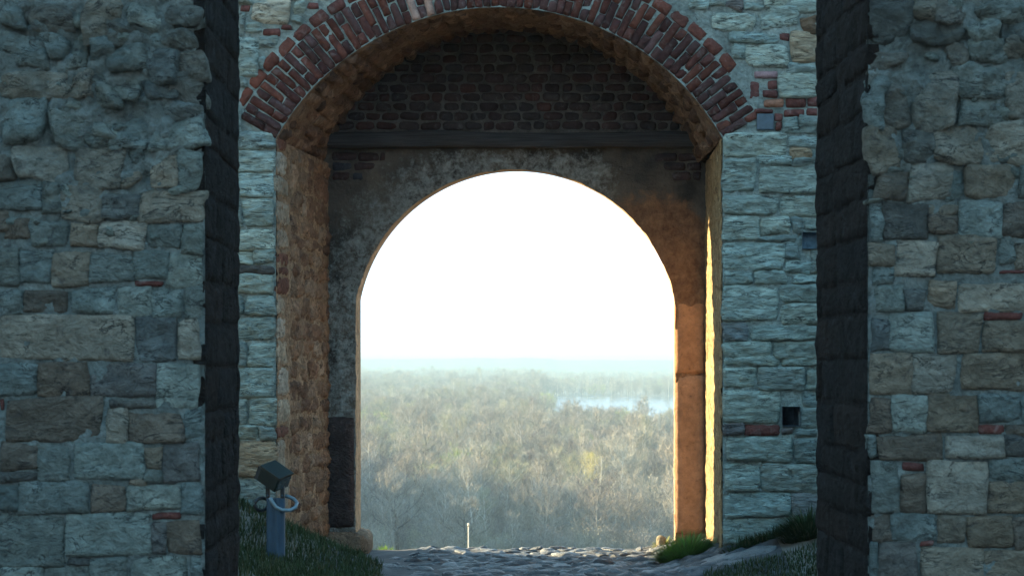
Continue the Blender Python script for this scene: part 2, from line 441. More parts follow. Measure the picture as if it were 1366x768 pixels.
def near_wall(sign, label):
    rs = random.Random(5 + sign)
    dim = 0.52  # shade on the near walls, put into their stone and mortar colours
    if sign < 0:
        xe, xb, xout = nu_(273), (318 - 683) / (F / YB), -14.0
    else:
        xe, xb, xout = nu_(1158), (1090 - 683) / (F / YB), 14.0
    root = empty('stone_wall', (xe, YN, -0.3), label, 'wall')
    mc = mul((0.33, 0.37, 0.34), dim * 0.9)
    # mortar faces
    dense = np.linspace(xe - sign * 0.002, xe + sign * 2.2, 140)
    us = list(dense) + [xout]
    if sign < 0: us = us[::-1]
    vs = list(np.linspace(-0.4, 4.6, 300)) + [4.65]
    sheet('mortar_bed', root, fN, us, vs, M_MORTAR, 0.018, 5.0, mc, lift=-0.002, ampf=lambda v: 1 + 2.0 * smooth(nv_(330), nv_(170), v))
    fj = Frame((xe, YN, 0), (xb - xe, YB - YN, 0), (0, 0, 1), (-sign, 0, 0))
    jl = math.hypot(xb - xe, YB - YN)
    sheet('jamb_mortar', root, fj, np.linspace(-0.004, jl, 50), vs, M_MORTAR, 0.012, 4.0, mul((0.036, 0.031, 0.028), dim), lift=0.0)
    # back, top and far end of the wall's mass
    X0, X1 = sorted((xb, xout))
    bv = [(xb, YB, -0.4), (xout, YB, -0.4), (xout, YB, 4.65), (xb, YB, 4.65), (xe, YN, 4.65), (xout, YN, 4.65), (xout, YN, -0.4)]
    mesh_obj('wall_core', bv, [(0, 1, 2, 3), (4, 5, 2, 3), (1, 6, 5, 2)], M_MORTAR, root, False, (0.40, 0.39, 0.34), Vector((xb, YB, -0.4)))
    tiles = ((LT, 0, 0, 340 / 670.0), (LB, 0, 378, 340 / 670.0)) if sign < 0 else ((RT, 1080, 0, 286 / 563.0), (RB, 1080, 378, 286 / 563.0))
    for tl, ox, oy, k in tiles:
        for x0, y0, x1, y1, kc in tl:
            if kc == 'x': continue
            a, b_ = nu_(ox + x0 * k), nu_(ox + x1 * k)
            t, bo = nv_(oy + y0 * k), nv_(oy + y1 * k)
            py = oy + (y0 + y1) / 2 * k
            rub = smooth(330, 150, py)      # the upper part is rough rubble, the lower part coursed blocks
            if kc == 'r':
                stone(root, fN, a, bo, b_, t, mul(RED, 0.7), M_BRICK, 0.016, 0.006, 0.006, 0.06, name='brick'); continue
            mean = (0.31, 0.35, 0.315)
            bl = 0.32 + 0.25 * rub
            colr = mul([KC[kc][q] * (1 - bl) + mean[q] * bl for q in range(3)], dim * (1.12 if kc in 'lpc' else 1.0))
            g = 0.007 + 0.010 * rub
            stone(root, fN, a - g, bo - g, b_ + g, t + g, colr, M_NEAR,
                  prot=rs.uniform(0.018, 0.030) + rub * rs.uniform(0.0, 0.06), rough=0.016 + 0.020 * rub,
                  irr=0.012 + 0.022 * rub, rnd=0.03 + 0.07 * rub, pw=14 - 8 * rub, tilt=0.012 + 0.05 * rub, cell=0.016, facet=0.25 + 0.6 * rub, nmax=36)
    # small packing stones in the upper rubble
    for k in range(22):
        px = rs.uniform(4, 262) if sign < 0 else rs.uniform(1166, 1362)
        py = rs.uniform(2, 330)
        s = rs.uniform(0.025, 0.06)
        u, v = nu_(px), nv_(py)
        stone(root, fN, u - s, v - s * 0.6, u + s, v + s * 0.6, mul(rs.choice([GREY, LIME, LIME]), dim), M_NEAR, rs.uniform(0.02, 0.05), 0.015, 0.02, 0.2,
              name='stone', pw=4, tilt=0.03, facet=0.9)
    # masonry carrying on just outside the picture
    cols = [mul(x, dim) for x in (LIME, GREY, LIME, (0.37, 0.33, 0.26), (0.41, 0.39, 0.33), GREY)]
    kw = dict(prot=0.028, rough=0.014, irr=0.014, rnd=0.06, facet=0.3)
    if sign < 0:
        fill_courses(root, fN, nu_(-190), nu_(-4), nv_(768), nv_(0), (0.16, 0.28), (0.25, 0.6), cols, M_NEAR, rs, **kw)
    else:
        fill_courses(root, fN, nu_(1408), nu_(1560), nv_(768), nv_(0), (0.16, 0.28), (0.25, 0.6), cols, M_NEAR, rs, **kw)
    fill_courses(root, fN, *sorted((xe, xe + sign * 1.8)), nv_(-2), nv_(-120), (0.18, 0.26), (0.25, 0.5), cols, M_NEAR, rs, **kw)
    # jamb stones
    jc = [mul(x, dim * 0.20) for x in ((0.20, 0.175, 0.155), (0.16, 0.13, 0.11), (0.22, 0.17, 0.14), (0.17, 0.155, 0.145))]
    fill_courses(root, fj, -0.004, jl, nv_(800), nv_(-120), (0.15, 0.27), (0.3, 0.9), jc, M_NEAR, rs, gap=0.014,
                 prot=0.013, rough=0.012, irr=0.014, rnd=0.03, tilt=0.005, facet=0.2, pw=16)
    return root

near_wall(-1, 'dark rough rubble and block wall end at the left edge, nearest the viewer')
near_wall(1, 'dark rough rubble and block wall end at the right edge, nearest the viewer')

# ------------------------------------------------------------------ gate wall (front plane Y=16)
YG, YI, YK = 16.0, 18.0, 18.5
SG, SI, SK = F / YG, F / YI, F / YK
def gu(px): return (px - 683) / SG
def gv_(py): return EYE + (485 - py) / SG
def iu(px): return (px - 683) / SI
def iv(py): return EYE + (485 - py) / SI
fG = Frame((0, YG, 0), (1, 0, 0), (0, 0, 1), (0, -1, 0))
fI = Frame((0, YI, 0), (1, 0, 0), (0, 0, 1), (0, -1, 0))
gate = empty('gate_wall', (gu(666), YG, -0.2), 'pale stone gate wall with a wide red brick arch, beyond the near walls', 'wall')
XL, XR, ZS = gu(368), gu(964), gv_(185)
ACX, ACZ, AR = gu(666), gv_(351), 341 / SG
A0 = math.asin(298 / 341.0)
BCX, BCZ, BR = iu(681), iv(308), 268 / SI
BXL, BXR = iu(437), iu(942)
rs = random.Random(21)
MC_G = (0.29, 0.32, 0.285)
HOLES = [(1070, 310, 1091, 332), (1043, 542, 1067, 568)]
hol = [(gu(a), gv_(d), gu(c_), gv_(b_)) for a, b_, c_, d in HOLES]
# mortar beds: left strip, right strip, and the part above the springing
vsl = sorted(list(np.linspace(-0.5, ZS, 140)) + [x for h in hol for x in (h[1], h[3])])
sheet('mortar_bed', gate, fG, [-16.0] + list(np.linspace(XL - 1.6, XL, 80)), vsl, M_MORTAR, 0.018, 5.0, MC_G, lift=-0.006)
usr = sorted(list(np.linspace(XR, XR + 2.0, 100)) + [x for h in hol for x in (h[0], h[2])]) + [16.0]
sheet('mortar_bed', gate, fG, usr, vsl, M_MORTAR, 0.020, 5.0, MC_G, hol, lift=-0.002)
na, nr = 260, 100
verts = []
cxm = (XL + XR) / 2
for i in range(na + 1):
    a = -A0 + 2 * A0 * i / na
    p = Vector((ACX + AR * math.sin(a), ACZ + AR * math.cos(a)))
    d = p - Vector((cxm, ZS))
    ts = []
    if abs(d.x) > 1e-6: ts.append((16.0 if d.x > 0 else -16.0) / d.x - cxm / d.x)
    if d.y > 1e-6: ts.append((8.0 - ZS) / d.y)
    t = min(x for x in ts if x > 0)
    q = Vector((cxm, ZS)) + d * t
    for j in range(nr + 1):
        k = (j / nr) ** 2.2
        w_ = p + (q - p) * k
        pp = fG(w_.x, w_.y, 0)
        verts.append(pp + fG.N * (0.002 + 0.014 * (0.6 * noise.noise(pp * 4) + 0.6 * noise.noise(pp * 12) + 0.4 * noise.noise(pp * 29))))
faces = [(i*(nr+1)+j, i*(nr+1)+j+1, (i+1)*(nr+1)+j+1, (i+1)*(nr+1)+j) for i in range(na) for j in range(nr)]
mesh_obj('mortar_bed', verts, faces, M_MORTAR, gate, True, MC_G, fG(ACX, ACZ + AR))
# the mass of the wall behind: top and back
bv = [(-16, YG, 8), (16, YG, 8), (16, YK, 8), (-16, YK, 8), (-16, YK, -3), (BXL - 0.3, YK, -3), (BXL - 0.3, YK, 8), (BXR + 0.3, YK, -3), (BXR + 0.3, YK, 8), (16, YK, -3),
      (BXL - 0.3, YK, 4.2), (BXR + 0.3, YK, 4.2), (-16, YG, -3), (16, YG, -3)]
mesh_obj('wall_core', bv, [(0, 1, 2, 3), (4, 5, 6, 3), (7, 9, 2, 8), (10, 11, 8, 6), (0, 3, 4, 12), (1, 13, 9, 2)], M_MORTAR, gate, False, (0.36, 0.34, 0.30), Vector((0, YK, -3)))

# reveals and soffit
def reveal(side):
    xf, xb = (XL, BXL) if side < 0 else (XR, BXR)
    fr = Frame((xf, YG, 0), (xb - xf, YI - YG, 0), (0, 0, 1), (-side * (YI - YG), side * (xb - xf), 0))
    return fr, math.hypot(xb - xf, YI - YG)
frL, lenL = reveal(-1)
frR, lenR = reveal(1)
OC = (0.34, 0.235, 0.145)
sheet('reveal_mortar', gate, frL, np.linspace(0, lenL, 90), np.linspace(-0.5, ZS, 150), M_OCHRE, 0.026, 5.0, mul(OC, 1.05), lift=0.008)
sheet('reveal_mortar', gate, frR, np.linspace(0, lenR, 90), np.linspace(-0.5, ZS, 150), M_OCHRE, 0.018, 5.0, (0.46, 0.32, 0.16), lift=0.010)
verts = []
ns, nd = 120, 34
B0 = math.asin(min(1, 252 / 268.0))
for i in range(ns + 1):
    t = -1 + 2 * i / ns
    a, b_ = A0 * t, B0 * t
    p = Vector((ACX + AR * math.sin(a), YG, ACZ + AR * math.cos(a)))
    q = Vector((BCX + BR * math.sin(b_), YI, BCZ + BR * math.cos(b_)))
    for j in range(nd + 1):
        w_ = p + (q - p) * (j / nd)
        inn = -Vector((math.sin(a), 0, math.cos(a)))
        fade = min(1, j / 2)
        course = 0.010 * (abs(((i * AR * 2 * A0 / ns) / 0.107) % 1.0 - 0.5) < 0.36)
        verts.append(w_ + inn * fade * (course + 0.045 * noise.noise(w_ * 2.6) + 0.028 * noise.noise(w_ * 8.0) + 0.014 * noise.noise(w_ * 19)))
faces = [(i*(nd+1)+j, (i+1)*(nd+1)+j, (i+1)*(nd+1)+j+1, i*(nd+1)+j+1) for i in range(ns) for j in range(nd)]
mesh_obj('vault_soffit', verts, faces, M_OCHRE, gate, True, (0.26, 0.17, 0.105), Vector((ACX, YG, ACZ + AR)))

# rough brick lining of the vault
NSC, NSD = 36, 8
SOF = [(0.27, 0.175, 0.11), (0.20, 0.125, 0.08), (0.33, 0.22, 0.14), (0.14, 0.088, 0.06), (0.23, 0.14, 0.09)]
for k in range(NSC):
    t0, t1 = -1 + 2 * k / NSC, -1 + 2 * (k + 1) / NSC
    tm = (t0 + t1) / 2
    def fp(t): return Vector((ACX + AR * math.sin(A0 * t), YG, ACZ + AR * math.cos(A0 * t)))
    def bk(t): return Vector((BCX + BR * math.sin(B0 * t), YI, BCZ + BR * math.cos(B0 * t)))
    U_ = (bk(tm) - fp(tm)).normalized(); V_ = (fp(t1) - fp(t0)); wv = V_.length * 0.94
    n_ = U_.cross(V_).normalized()
    if n_.z > 0: n_ = -n_
    V_ = n_.cross(U_) if n_.cross(U_).dot(V_) > 0 else U_.cross(n_)
    fr = Frame(fp(tm), U_, V_, n_)
    u = 0.03 + rs.uniform(0, 0.1)
    while u < 1.98:
        l = rs.uniform(0.2, 0.34)
        if rs.random() > 0.06:
            stone(gate, fr, u, -wv / 2 + 0.006, min(2.02, u + l - 0.014), wv / 2 - 0.006, rs.choice(SOF), M_OCHRE, prot=rs.uniform(0.02, 0.055), rough=0.022, irr=0.016, rnd=0.07, pw=7, tilt=0.03, facet=0.6, name='vault_brick', cell=0.03)
        u += l

# front stones (traced course by course)
GL = [(310,170,2.56, [(20,20,143,75,'l'),(20,79,143,155,'l'),(20,160,143,235,'l'),(35,240,143,335,'l'),(0,240,30,335,'g'),(20,345,143,415,'p'),(20,421,66,468,'p'),(74,421,143,468,'l'),
        (0,473,143,501,'d'),(20,505,143,565,'l'),(0,572,40,640,'g'),(46,572,143,638,'l'),(0,650,143,722,'l'),(0,730,40,768,'g')]),
      (310,460,2.492, [(0,-2,46,70,'g'),(54,0,143,70,'l'),(0,75,143,170,'l'),(0,180,50,262,'g'),(56,178,143,265,'l'),(0,268,85,310,'l'),(89,270,143,312,'g'),(0,318,143,438,'t'),(0,444,143,560,'g'),(0,565,143,660,'g')]),
      (300,0,3.34, [(20,0,120,22,'l'),(70,28,112,56,'r'),(125,8,285,100,'c'),(88,102,165,155,'l'),(172,128,246,162,'r'),(252,110,296,136,'r'),(62,168,155,258,'l'),(62,265,138,345,'l'),
        (165,168,232,216,'g'),(298,10,360,62,'l'),(368,14,416,42,'r'),(296,66,350,104,'g'),(62,60,86,160,'g'),(420,-20,470,8,'g'),(240,-40,400,2,'l'),(60,345,100,380,'g'),(0,470,70,585,'g'),(0,590,218,660,'g'),(145,262,176,300,'g')])]
GR = [(680,0,3.252, [(770,0,858,40,'l'),(862,0,932,35,'g'),(940,8,1020,45,'m'),(1025,5,1108,40,'l'),(1112,-20,1220,25,'l'),(1224,0,1330,60,'l'),(870,55,1065,135,'p'),(1080,35,1248,125,'p'),
        (1265,75,1340,145,'b'),(945,142,1165,188,'l'),(1170,145,1212,178,'r'),(1216,150,1345,280,'t'),(1020,192,1200,298,'p'),(972,195,1015,250,'l'),(1204,284,1345,315,'g'),(1168,320,1345,420,'p'),
        (1060,308,1165,340,'M'),(1122,350,1162,390,'r'),(1095,394,1165,426,'r'),(1100,431,1186,466,'o'),(1195,425,1282,466,'r'),(1290,420,1350,466,'r'),(1190,472,1277,506,'r'),(1286,470,1350,506,'r'),
        (1150,490,1182,526,'r'),(1150,531,1182,570,'r'),(1190,515,1246,582,'l'),(1252,508,1345,582,'g'),(925,578,1198,676,'l'),(1206,590,1345,640,'g'),(1215,646,1312,696,'t'),(1316,646,1350,700,'g'),(1062,472,1142,492,'r'),
        (1040,355,1086,432,'r')]),
      (860,180,2.56, [(268,78,380,197,'l'),(384,72,500,104,'l'),(390,110,592,200,'l'),(505,75,600,105,'g'),(268,205,456,270,'l'),(463,208,600,278,'l'),(268,278,390,360,'l'),(394,282,500,338,'p'),(505,285,535,335,'g'),(540,290,600,320,'l'),
        (386,343,520,362,'g'),(268,366,475,458,'l'),(481,372,524,425,'g'),(481,430,568,472,'l'),(572,400,610,470,'g'),(270,463,372,512,'l'),(378,465,482,506,'l'),(508,474,605,506,'l'),(268,518,456,636,'l'),(461,516,600,570,'l'),
        (465,576,600,642,'l'),(270,645,352,702,'u'),(360,648,600,702,'l'),(268,708,430,768,'l'),(436,708,600,768,'l')]),
      (860,460,2.492, [(265,36,450,68,'l'),(455,36,590,64,'l'),(265,73,372,142,'l'),(377,75,528,150,'g'),(536,80,590,152,'l'),(265,150,450,258,'l'),(520,160,590,202,'g'),(522,212,590,272,'g'),(262,262,325,296,'m'),(329,265,449,301,'r'),
        (455,275,497,300,'m'),(501,284,590,306,'g'),(268,306,495,387,'l'),(500,312,590,392,'g'),(265,395,378,486,'l'),(382,396,590,490,'g'),(265,492,486,570,'l'),(490,498,600,590,'u'),(265,575,482,660,'l'),(487,596,600,680,'g')])]
for ox, oy, k, lst in GL + GR:
    for x0, y0, x1, y1, kc in lst:
        a, b_, t, bo = gu(ox + x0 / k), gu(ox + x1 / k), gv_(oy + y0 / k), gv_(oy + y1 / k)
        if kc in 'rMo':
            colr = {'r': RED, 'M': (0.26, 0.17, 0.17), 'o': (0.24, 0.12, 0.075)}[kc]
            stone(gate, fG, a, bo, b_, t, colr, M_BRICK, rs.uniform(0.012, 0.04), 0.008, 0.008, 0.08, name='brick'); continue
        upper = 1.0 if (bo > ZS) else 0.3
        stone(gate, fG, a - 0.006, bo - 0.006, b_ + 0.006, t + 0.006, mul(KC[kc], 1.0), M_FAR, prot=rs.uniform(0.022, 0.042) + 0.02 * upper, rough=0.024 + 0.004 * upper,
              irr=0.014 + 0.012 * upper, rnd=0.05 + 0.05 * upper, pw=14 - 6 * upper, tilt=0.03, nmax=34, cell=0.018, facet=0.25 + 0.35 * upper, bed=2.4)
# stones carried on behind the near walls and above the picture
cols = [LIME, LIME, GREY, TAN, PALE]
kw = dict(prot=0.035, rough=0.018, irr=0.014, rnd=0.06, facet=0.3)
fill_courses(gate, fG, gu(190), gu(308), gv_(760), gv_(0), (0.25, 0.45), (0.3, 0.8), cols, M_FAR, rs, **kw)
fill_courses(gate, fG, gu(1098), gu(1240), gv_(740), gv_(0), (0.25, 0.45), (0.3, 0.8), cols, M_FAR, rs, **kw)
fill_courses(gate, fG, gu(190), gu(1240), gv_(-75), gv_(-150), (0.25, 0.4), (0.3, 0.8), cols, M_FAR, rs, **kw)
fill_courses(gate, fG, gu(190), gu(400), gv_(-8), gv_(-75), (0.2, 0.4), (0.3, 0.7), cols, M_FAR, rs, **kw)
fill_courses(gate, fG, gu(905), gu(1240), gv_(-8), gv_(-75), (0.2, 0.4), (0.3, 0.7), cols, M_FAR, rs, **kw)

# brick arch ring
NV = 68
BR_C = [(0.150, 0.060, 0.045), (0.125, 0.052, 0.042), (0.170, 0.066, 0.046), (0.135, 0.075, 0.068), (0.115, 0.055, 0.047), (0.185, 0.072, 0.048), (0.125, 0.064, 0.055)]
r0, r1, r2 = AR + 0.004, 397 / SG, 413 / SG
for k in range(NV):
    a = -A0 + (k + 0.5) * 2 * A0 / NV
    e_r = Vector((math.sin(a), 0, math.cos(a))); e_t = Vector((math.cos(a), 0, -math.sin(a)))
    fr = Frame(Vector((ACX, YG, ACZ)), e_t, e_r, (0, -1, 0))
    wm = 2 * A0 / NV * (r0 + r1) / 2 - 0.006
    split = rs.choice([0.30, 0.36, 0.64, 0.70] if k % 5 else [0.5])
    if k % 2: split = 0.66 + rs.uniform(-0.05, 0.05)
    else: split = 0.34 + rs.uniform(-0.05, 0.05)
    cuts = [(0, split), (split, 1)]
    for s0, s1 in cuts:
        j = rs.uniform(-0.004, 0.004)
        colr = mul(rs.choice(BR_C), rs.uniform(0.38, 0.66))
        if 23 <= k <= 25 and s0 == 0 and k != 24: colr = (0.34, 0.22, 0.17)
        stone(gate, fr, -wm/2 + j, r0 + (r1 - r0) * s0 + 0.003, wm/2 + j, r0 + (r1 - r0) * s1 - 0.003, colr, M_BRICK, prot=rs.uniform(0.018, 0.040), rough=0.006, irr=0.006,
              rnd=0.03, name='voussoir_brick', tilt=0.014, skirt=0.05, pw=12, facet=0.2)
NE = 29
for k in range(NE):
    a = -A0 * 0.965 + (k + 0.5) * 2 * A0 * 0.965 / NE
    if a > A0 * 0.86 or (0.72 < abs(a) / A0 < 0.0): continue
    e_r = Vector((math.sin(a), 0, math.cos(a))); e_t = Vector((math.cos(a), 0, -math.sin(a)))
    fr = Frame(Vector((ACX, YG, ACZ)), e_t, e_r, (0, -1, 0))
    wm = 2 * A0 * 0.965 / NE * (r1 + r2) / 2 - 0.022
    stone(gate, fr, -wm/2, r1 + 0.004, wm/2, r2, mul(rs.choice(BR_C[:3] + [(0.17, 0.075, 0.058)]), 0.7), M_BRICK, prot=rs.uniform(0.015, 0.04), rough=0.008, irr=0.010, rnd=0.08, name='hood_brick', tilt=0.012)

# left reveal stones: pale quoins on the corner, then ochre rubble
qc = [(0.44, 0.37, 0.27), (0.40, 0.33, 0.24), (0.46, 0.40, 0.31)]
qv = [gv_(170 + y / 2.56) for y in (20, 77, 157, 238, 340, 418, 470, 503, 568, 645, 725)] + [gv_(460 + y / 2.492) for y in (72, 174, 268, 314, 441, 562, 640)]
for a, b_ in zip(qv[:-1], qv[1:]):
    if a - b_ < 0.02: continue
    stone(gate, frL, 0.01, b_ + 0.012, rs.uniform(0.28, 0.46), a - 0.012, rs.choice(qc) if a - b_ > 0.2 else (0.2, 0.1, 0.07), M_OCHRE, 0.022, 0.014, 0.014, 0.08, name='quoin_stone')
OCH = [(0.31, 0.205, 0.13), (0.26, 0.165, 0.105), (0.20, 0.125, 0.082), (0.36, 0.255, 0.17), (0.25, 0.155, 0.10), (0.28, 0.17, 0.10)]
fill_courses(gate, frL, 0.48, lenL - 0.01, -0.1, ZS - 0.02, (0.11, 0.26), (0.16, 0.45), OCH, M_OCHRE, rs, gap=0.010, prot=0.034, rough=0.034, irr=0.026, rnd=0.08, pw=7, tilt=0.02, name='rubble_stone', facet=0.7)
for z in np.arange(3.95, 4.1, 0.2): pass
# slot in the left reveal: a small dark pocket framed by stones
pk = frL(1.55, iv(516), 0.0)
# right reveal
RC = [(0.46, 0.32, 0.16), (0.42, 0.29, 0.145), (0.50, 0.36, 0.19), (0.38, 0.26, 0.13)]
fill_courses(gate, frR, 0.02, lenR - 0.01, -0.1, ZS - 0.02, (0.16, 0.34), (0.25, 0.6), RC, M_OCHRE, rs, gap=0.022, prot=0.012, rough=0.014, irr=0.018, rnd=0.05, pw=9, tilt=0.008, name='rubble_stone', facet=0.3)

# putlog holes in the right strip: real square pockets
M_POCKET = masonry_mat('pocket_lining', (1, 1, 1), 1.0, 0.6, 0.3)
for hi, (a, bo, c_, t) in enumerate(hol):
    d = (0.07, 0.32)[hi]
    pts = [fG(a, bo, 0.03), fG(c_, bo, 0.03), fG(c_, t, 0.03), fG(a, t, 0.03), fG(a, bo, -d), fG(c_, bo, -d), fG(c_, t, -d), fG(a, t, -d)]
    mesh_obj('putlog_hole', pts, [(0, 1, 5, 4), (1, 2, 6, 5), (2, 3, 7, 6), (3, 0, 4, 7), (4, 5, 6, 7)], M_POCKET, gate, False, ((0.13, 0.17, 0.21), (0.10, 0.12, 0.14))[hi], fG((a + c_) / 2, bo, 0))
M_PLATE = plain_mat('blue_grey_plate', (0.045, 0.06, 0.075), 0.6, 0.1, 0.5, 25, 0.3, 0.002)
p0, p1 = fG(gu(1009), gv_(174)), fG(gu(1032), gv_(152))
box('cover_plate', (p0 + p1) / 2 + Vector((0, -0.012, 0)), (p1.x - p0.x, 0.03, p1.z - p0.z), M_PLATE, gate, None, 0.012)

# ------------------------------------------------------------------ inner wall with the smaller arched opening (Y=18)
inner = empty('inner_gate_wall', (iu(691), YI, -0.3), 'sooty brick and plaster wall pierced by the arched opening to the view', 'wall')
OCX, OCZ, OR = iu(687.5), iv(443.4), 217.4 / SI
OXL, OXR, OZS = iu(474.5), iu(900.5), iv(400)
KCX, KCZ, KR = (690.2 - 683) / SK, EYE + (485 - 442.2) / SK, 213.2 / SK
KXL, KXR, KZS = (481.2 - 683) / SK, (899 - 683) / SK, EYE + (485 - 400) / SK
def outline(xl, xr, zs, cx_, cz_, r_, nj=46, na_=110, zb=-0.7):
    a1 = math.acos((zs - cz_) / r_)
    pts = [Vector((xl, 0, zb + (zs - zb) * i / nj)) for i in range(nj)]
    pts += [Vector((cx_ + r_ * math.sin(-a1 + 2 * a1 * i / na_), 0, cz_ + r_ * math.cos(-a1 + 2 * a1 * i / na_))) for i in range(na_ + 1)]
    pts += [Vector((xr, 0, zs - (zs - zb) * i / nj)) for i in range(1, nj + 1)]
    return pts
fo = outline(OXL, OXR, OZS, OCX, OCZ, OR)
ko = outline(KXL, KXR, KZS, KCX, KCZ, KR)
np_ = len(fo)
for i, p in enumerate(fo):     # worn arris
    w_ = 0.012 * noise.noise(Vector((p.x * 5, 3, p.z * 5))) + 0.007 * noise.noise(Vector((p.x * 17, 9, p.z * 17)))
    d = Vector((p.x - OCX, 0, max(0, p.z - OCZ)))
    fo[i] = p + d.normalized() * w_
UL, UR, VT = BXL - 0.28, BXR + 0.28, 4.75
nri = 64
verts, pla, och = [], [], []
for i, p in enumerate(fo):
    if p.z < OCZ:
        q = Vector((UL if p.x < OCX else UR, 0, p.z))
    else:
        d = p - Vector((OCX, 0, OCZ))
        ts = [(VT - OCZ) / d.z] if d.z > 1e-5 else []
        if abs(d.x) > 1e-5: ts.append(((UR if d.x > 0 else UL) - OCX) / d.x)
        q = Vector((OCX, 0, OCZ)) + d * min(t for t in ts if t > 0)
    for j in range(nri + 1):
        w_ = p + (q - p) * (j / nri)
        dist = (w_ - p).length
        n_ = 0.018 * noise.noise(Vector((w_.x * 3, 1, w_.z * 3))) + 0.010 * noise.noise(Vector((w_.x * 11, 4, w_.z * 11)))
        n_ *= min(1, j / 2)
        ringstep = 0.02 * smooth(0.36, 0.32, dist) if p.z > OZS - 0.3 else 0
        verts.append(Vector((w_.x, YI - n_ - ringstep, w_.z)))
        # plaster survives near the ring on the left and crown; ochre stone on the right haunch and pier
        pl = 0.62 * smooth(0.75, 0.12, dist) + 0.22
        pl *= smooth(4.35, 3.9, w_.z) * 0.6 + 0.4
        right = smooth(0.6, 1.35, w_.x) * smooth(4.0, 3.0, w_.z)
        pla.append(pl * (1 - 0.8 * smooth(0.9, 1.4, w_.x)))
        och.append(right * smooth(0.78, 0.45, dist))
faces = [(i*(nri+1)+j, i*(nri+1)+j+1, (i+1)*(nri+1)+j+1, (i+1)*(nri+1)+j) for i in range(np_ - 1) for j in range(nri)]
m, N, L, b = new_mat('flaking_plaster')
g = N.new('ShaderNodeNewGeometry')
at = N.new('ShaderNodeAttribute'); at.attribute_name = 'plaster'
ao = N.new('ShaderNodeAttribute'); ao.attribute_name = 'ochre'
na1 = nz(N, L, g.outputs['Position'], 9.0, 10, 0.78, 0.3); na2 = nz(N, L, g.outputs['Position'], 26, 6, 0.7); na3 = nz(N, L, g.outputs['Position'], 2.2, 5, 0.6)
soot = mixc(N, L, mrange(N, L, na3, 0.35, 0.65, 0, 1), (0.060, 0.053, 0.046), (0.20, 0.162, 0.122))
plc = mixc(N, L, mrange(N, L, na2, 0.35, 0.65, 0, 1), (0.30, 0.285, 0.25), (0.45, 0.43, 0.38))
sm = mth(N, L, 'ADD', mth(N, L, 'MULTIPLY', at.outputs['Fac'], 0.42), mth(N, L, 'ADD', mth(N, L, 'MULTIPLY', na1, 1.0), mth(N, L, 'MULTIPLY', na2, 0.28)))
pm = mrange(N, L, sm, 0.84, 1.08, 0, 1, True)
c1 = mixc(N, L, pm, soot, plc)
ocol = mixc(N, L, mrange(N, L, na1, 0.35, 0.65, 0, 1), (0.12, 0.06, 0.035), (0.34, 0.19, 0.10))
om = mrange(N, L, mth(N, L, 'ADD', ao.outputs['Fac'], mth(N, L, 'MULTIPLY', mth(N, L, 'SUBTRACT', na1, 0.5), 0.9)), 0.25, 0.6, 0, 1, True)
c1 = mixc(N, L, om, c1, ocol)
L.new(c1, b.inputs['Base Color'])
bp = N.new('ShaderNodeBump'); bp.inputs['Distance'].default_value = 0.06; bp.inputs['Strength'].default_value = 1.0
L.new(mth(N, L, 'ADD', mth(N, L, 'MULTIPLY', pm, 0.25), mth(N, L, 'ADD', na1, na2)), bp.inputs['Height']); L.new(bp.outputs[0], b.inputs['Normal'])
M_FLAKE = m
face = mesh_obj('plaster_face', verts, faces, M_FLAKE, inner, True, None, Vector((OCX, YI, OCZ + OR)))
for nm, arr in (('plaster', pla), ('ochre', och)):
    at_ = face.data.attributes.new(nm, 'FLOAT', 'POINT'); at_.data.foreach_set('value', arr)
# reveal and back of the opening
verts = []
for i in range(np_):
    for j in range(9):
        t = j / 8
        p = Vector((fo[i].x, YI, fo[i].z)).lerp(Vector((ko[i].x, YK, ko[i].z)), t)
        if 0 < j < 8: p += Vector((noise.noise(p * 6), 0, noise.noise(p * 6 + Vector((9, 9, 9))))) * 0.008
        verts.append(p)
faces = [(i*9+j, (i+1)*9+j, (i+1)*9+j+1, i*9+j+1) for i in range(np_ - 1) for j in range(8)]
mesh_obj('opening_reveal', verts, faces, M_OCHRE, inner, True, (0.60, 0.42, 0.25), Vector((OCX, YI, OCZ + OR)))
verts, faces = [], []
for i, p in enumerate(ko):
    if p.z < KCZ: q = Vector((UL - 0.1 if p.x < KCX else UR + 0.1, 0, p.z))
    else:
        d = p - Vector((KCX, 0, KCZ)); ts = [(VT - KCZ) / d.z] if d.z > 1e-5 else []
        if abs(d.x) > 1e-5: ts.append(((UR + 0.1 if d.x > 0 else UL - 0.1) - KCX) / d.x)
        q = Vector((KCX, 0, KCZ)) + d * min(t for t in ts if t > 0)
    verts += [Vector((p.x, YK - 0.003, p.z)), Vector((q.x, YK - 0.003, q.z))]
faces = [(2*i, 2*i+2, 2*i+3, 2*i+1) for i in range(np_ - 1)]
mesh_obj('wall_back', verts, faces, M_MORTAR, inner, False, (0.36, 0.34, 0.30), Vector((OCX, YK, OCZ + OR)))

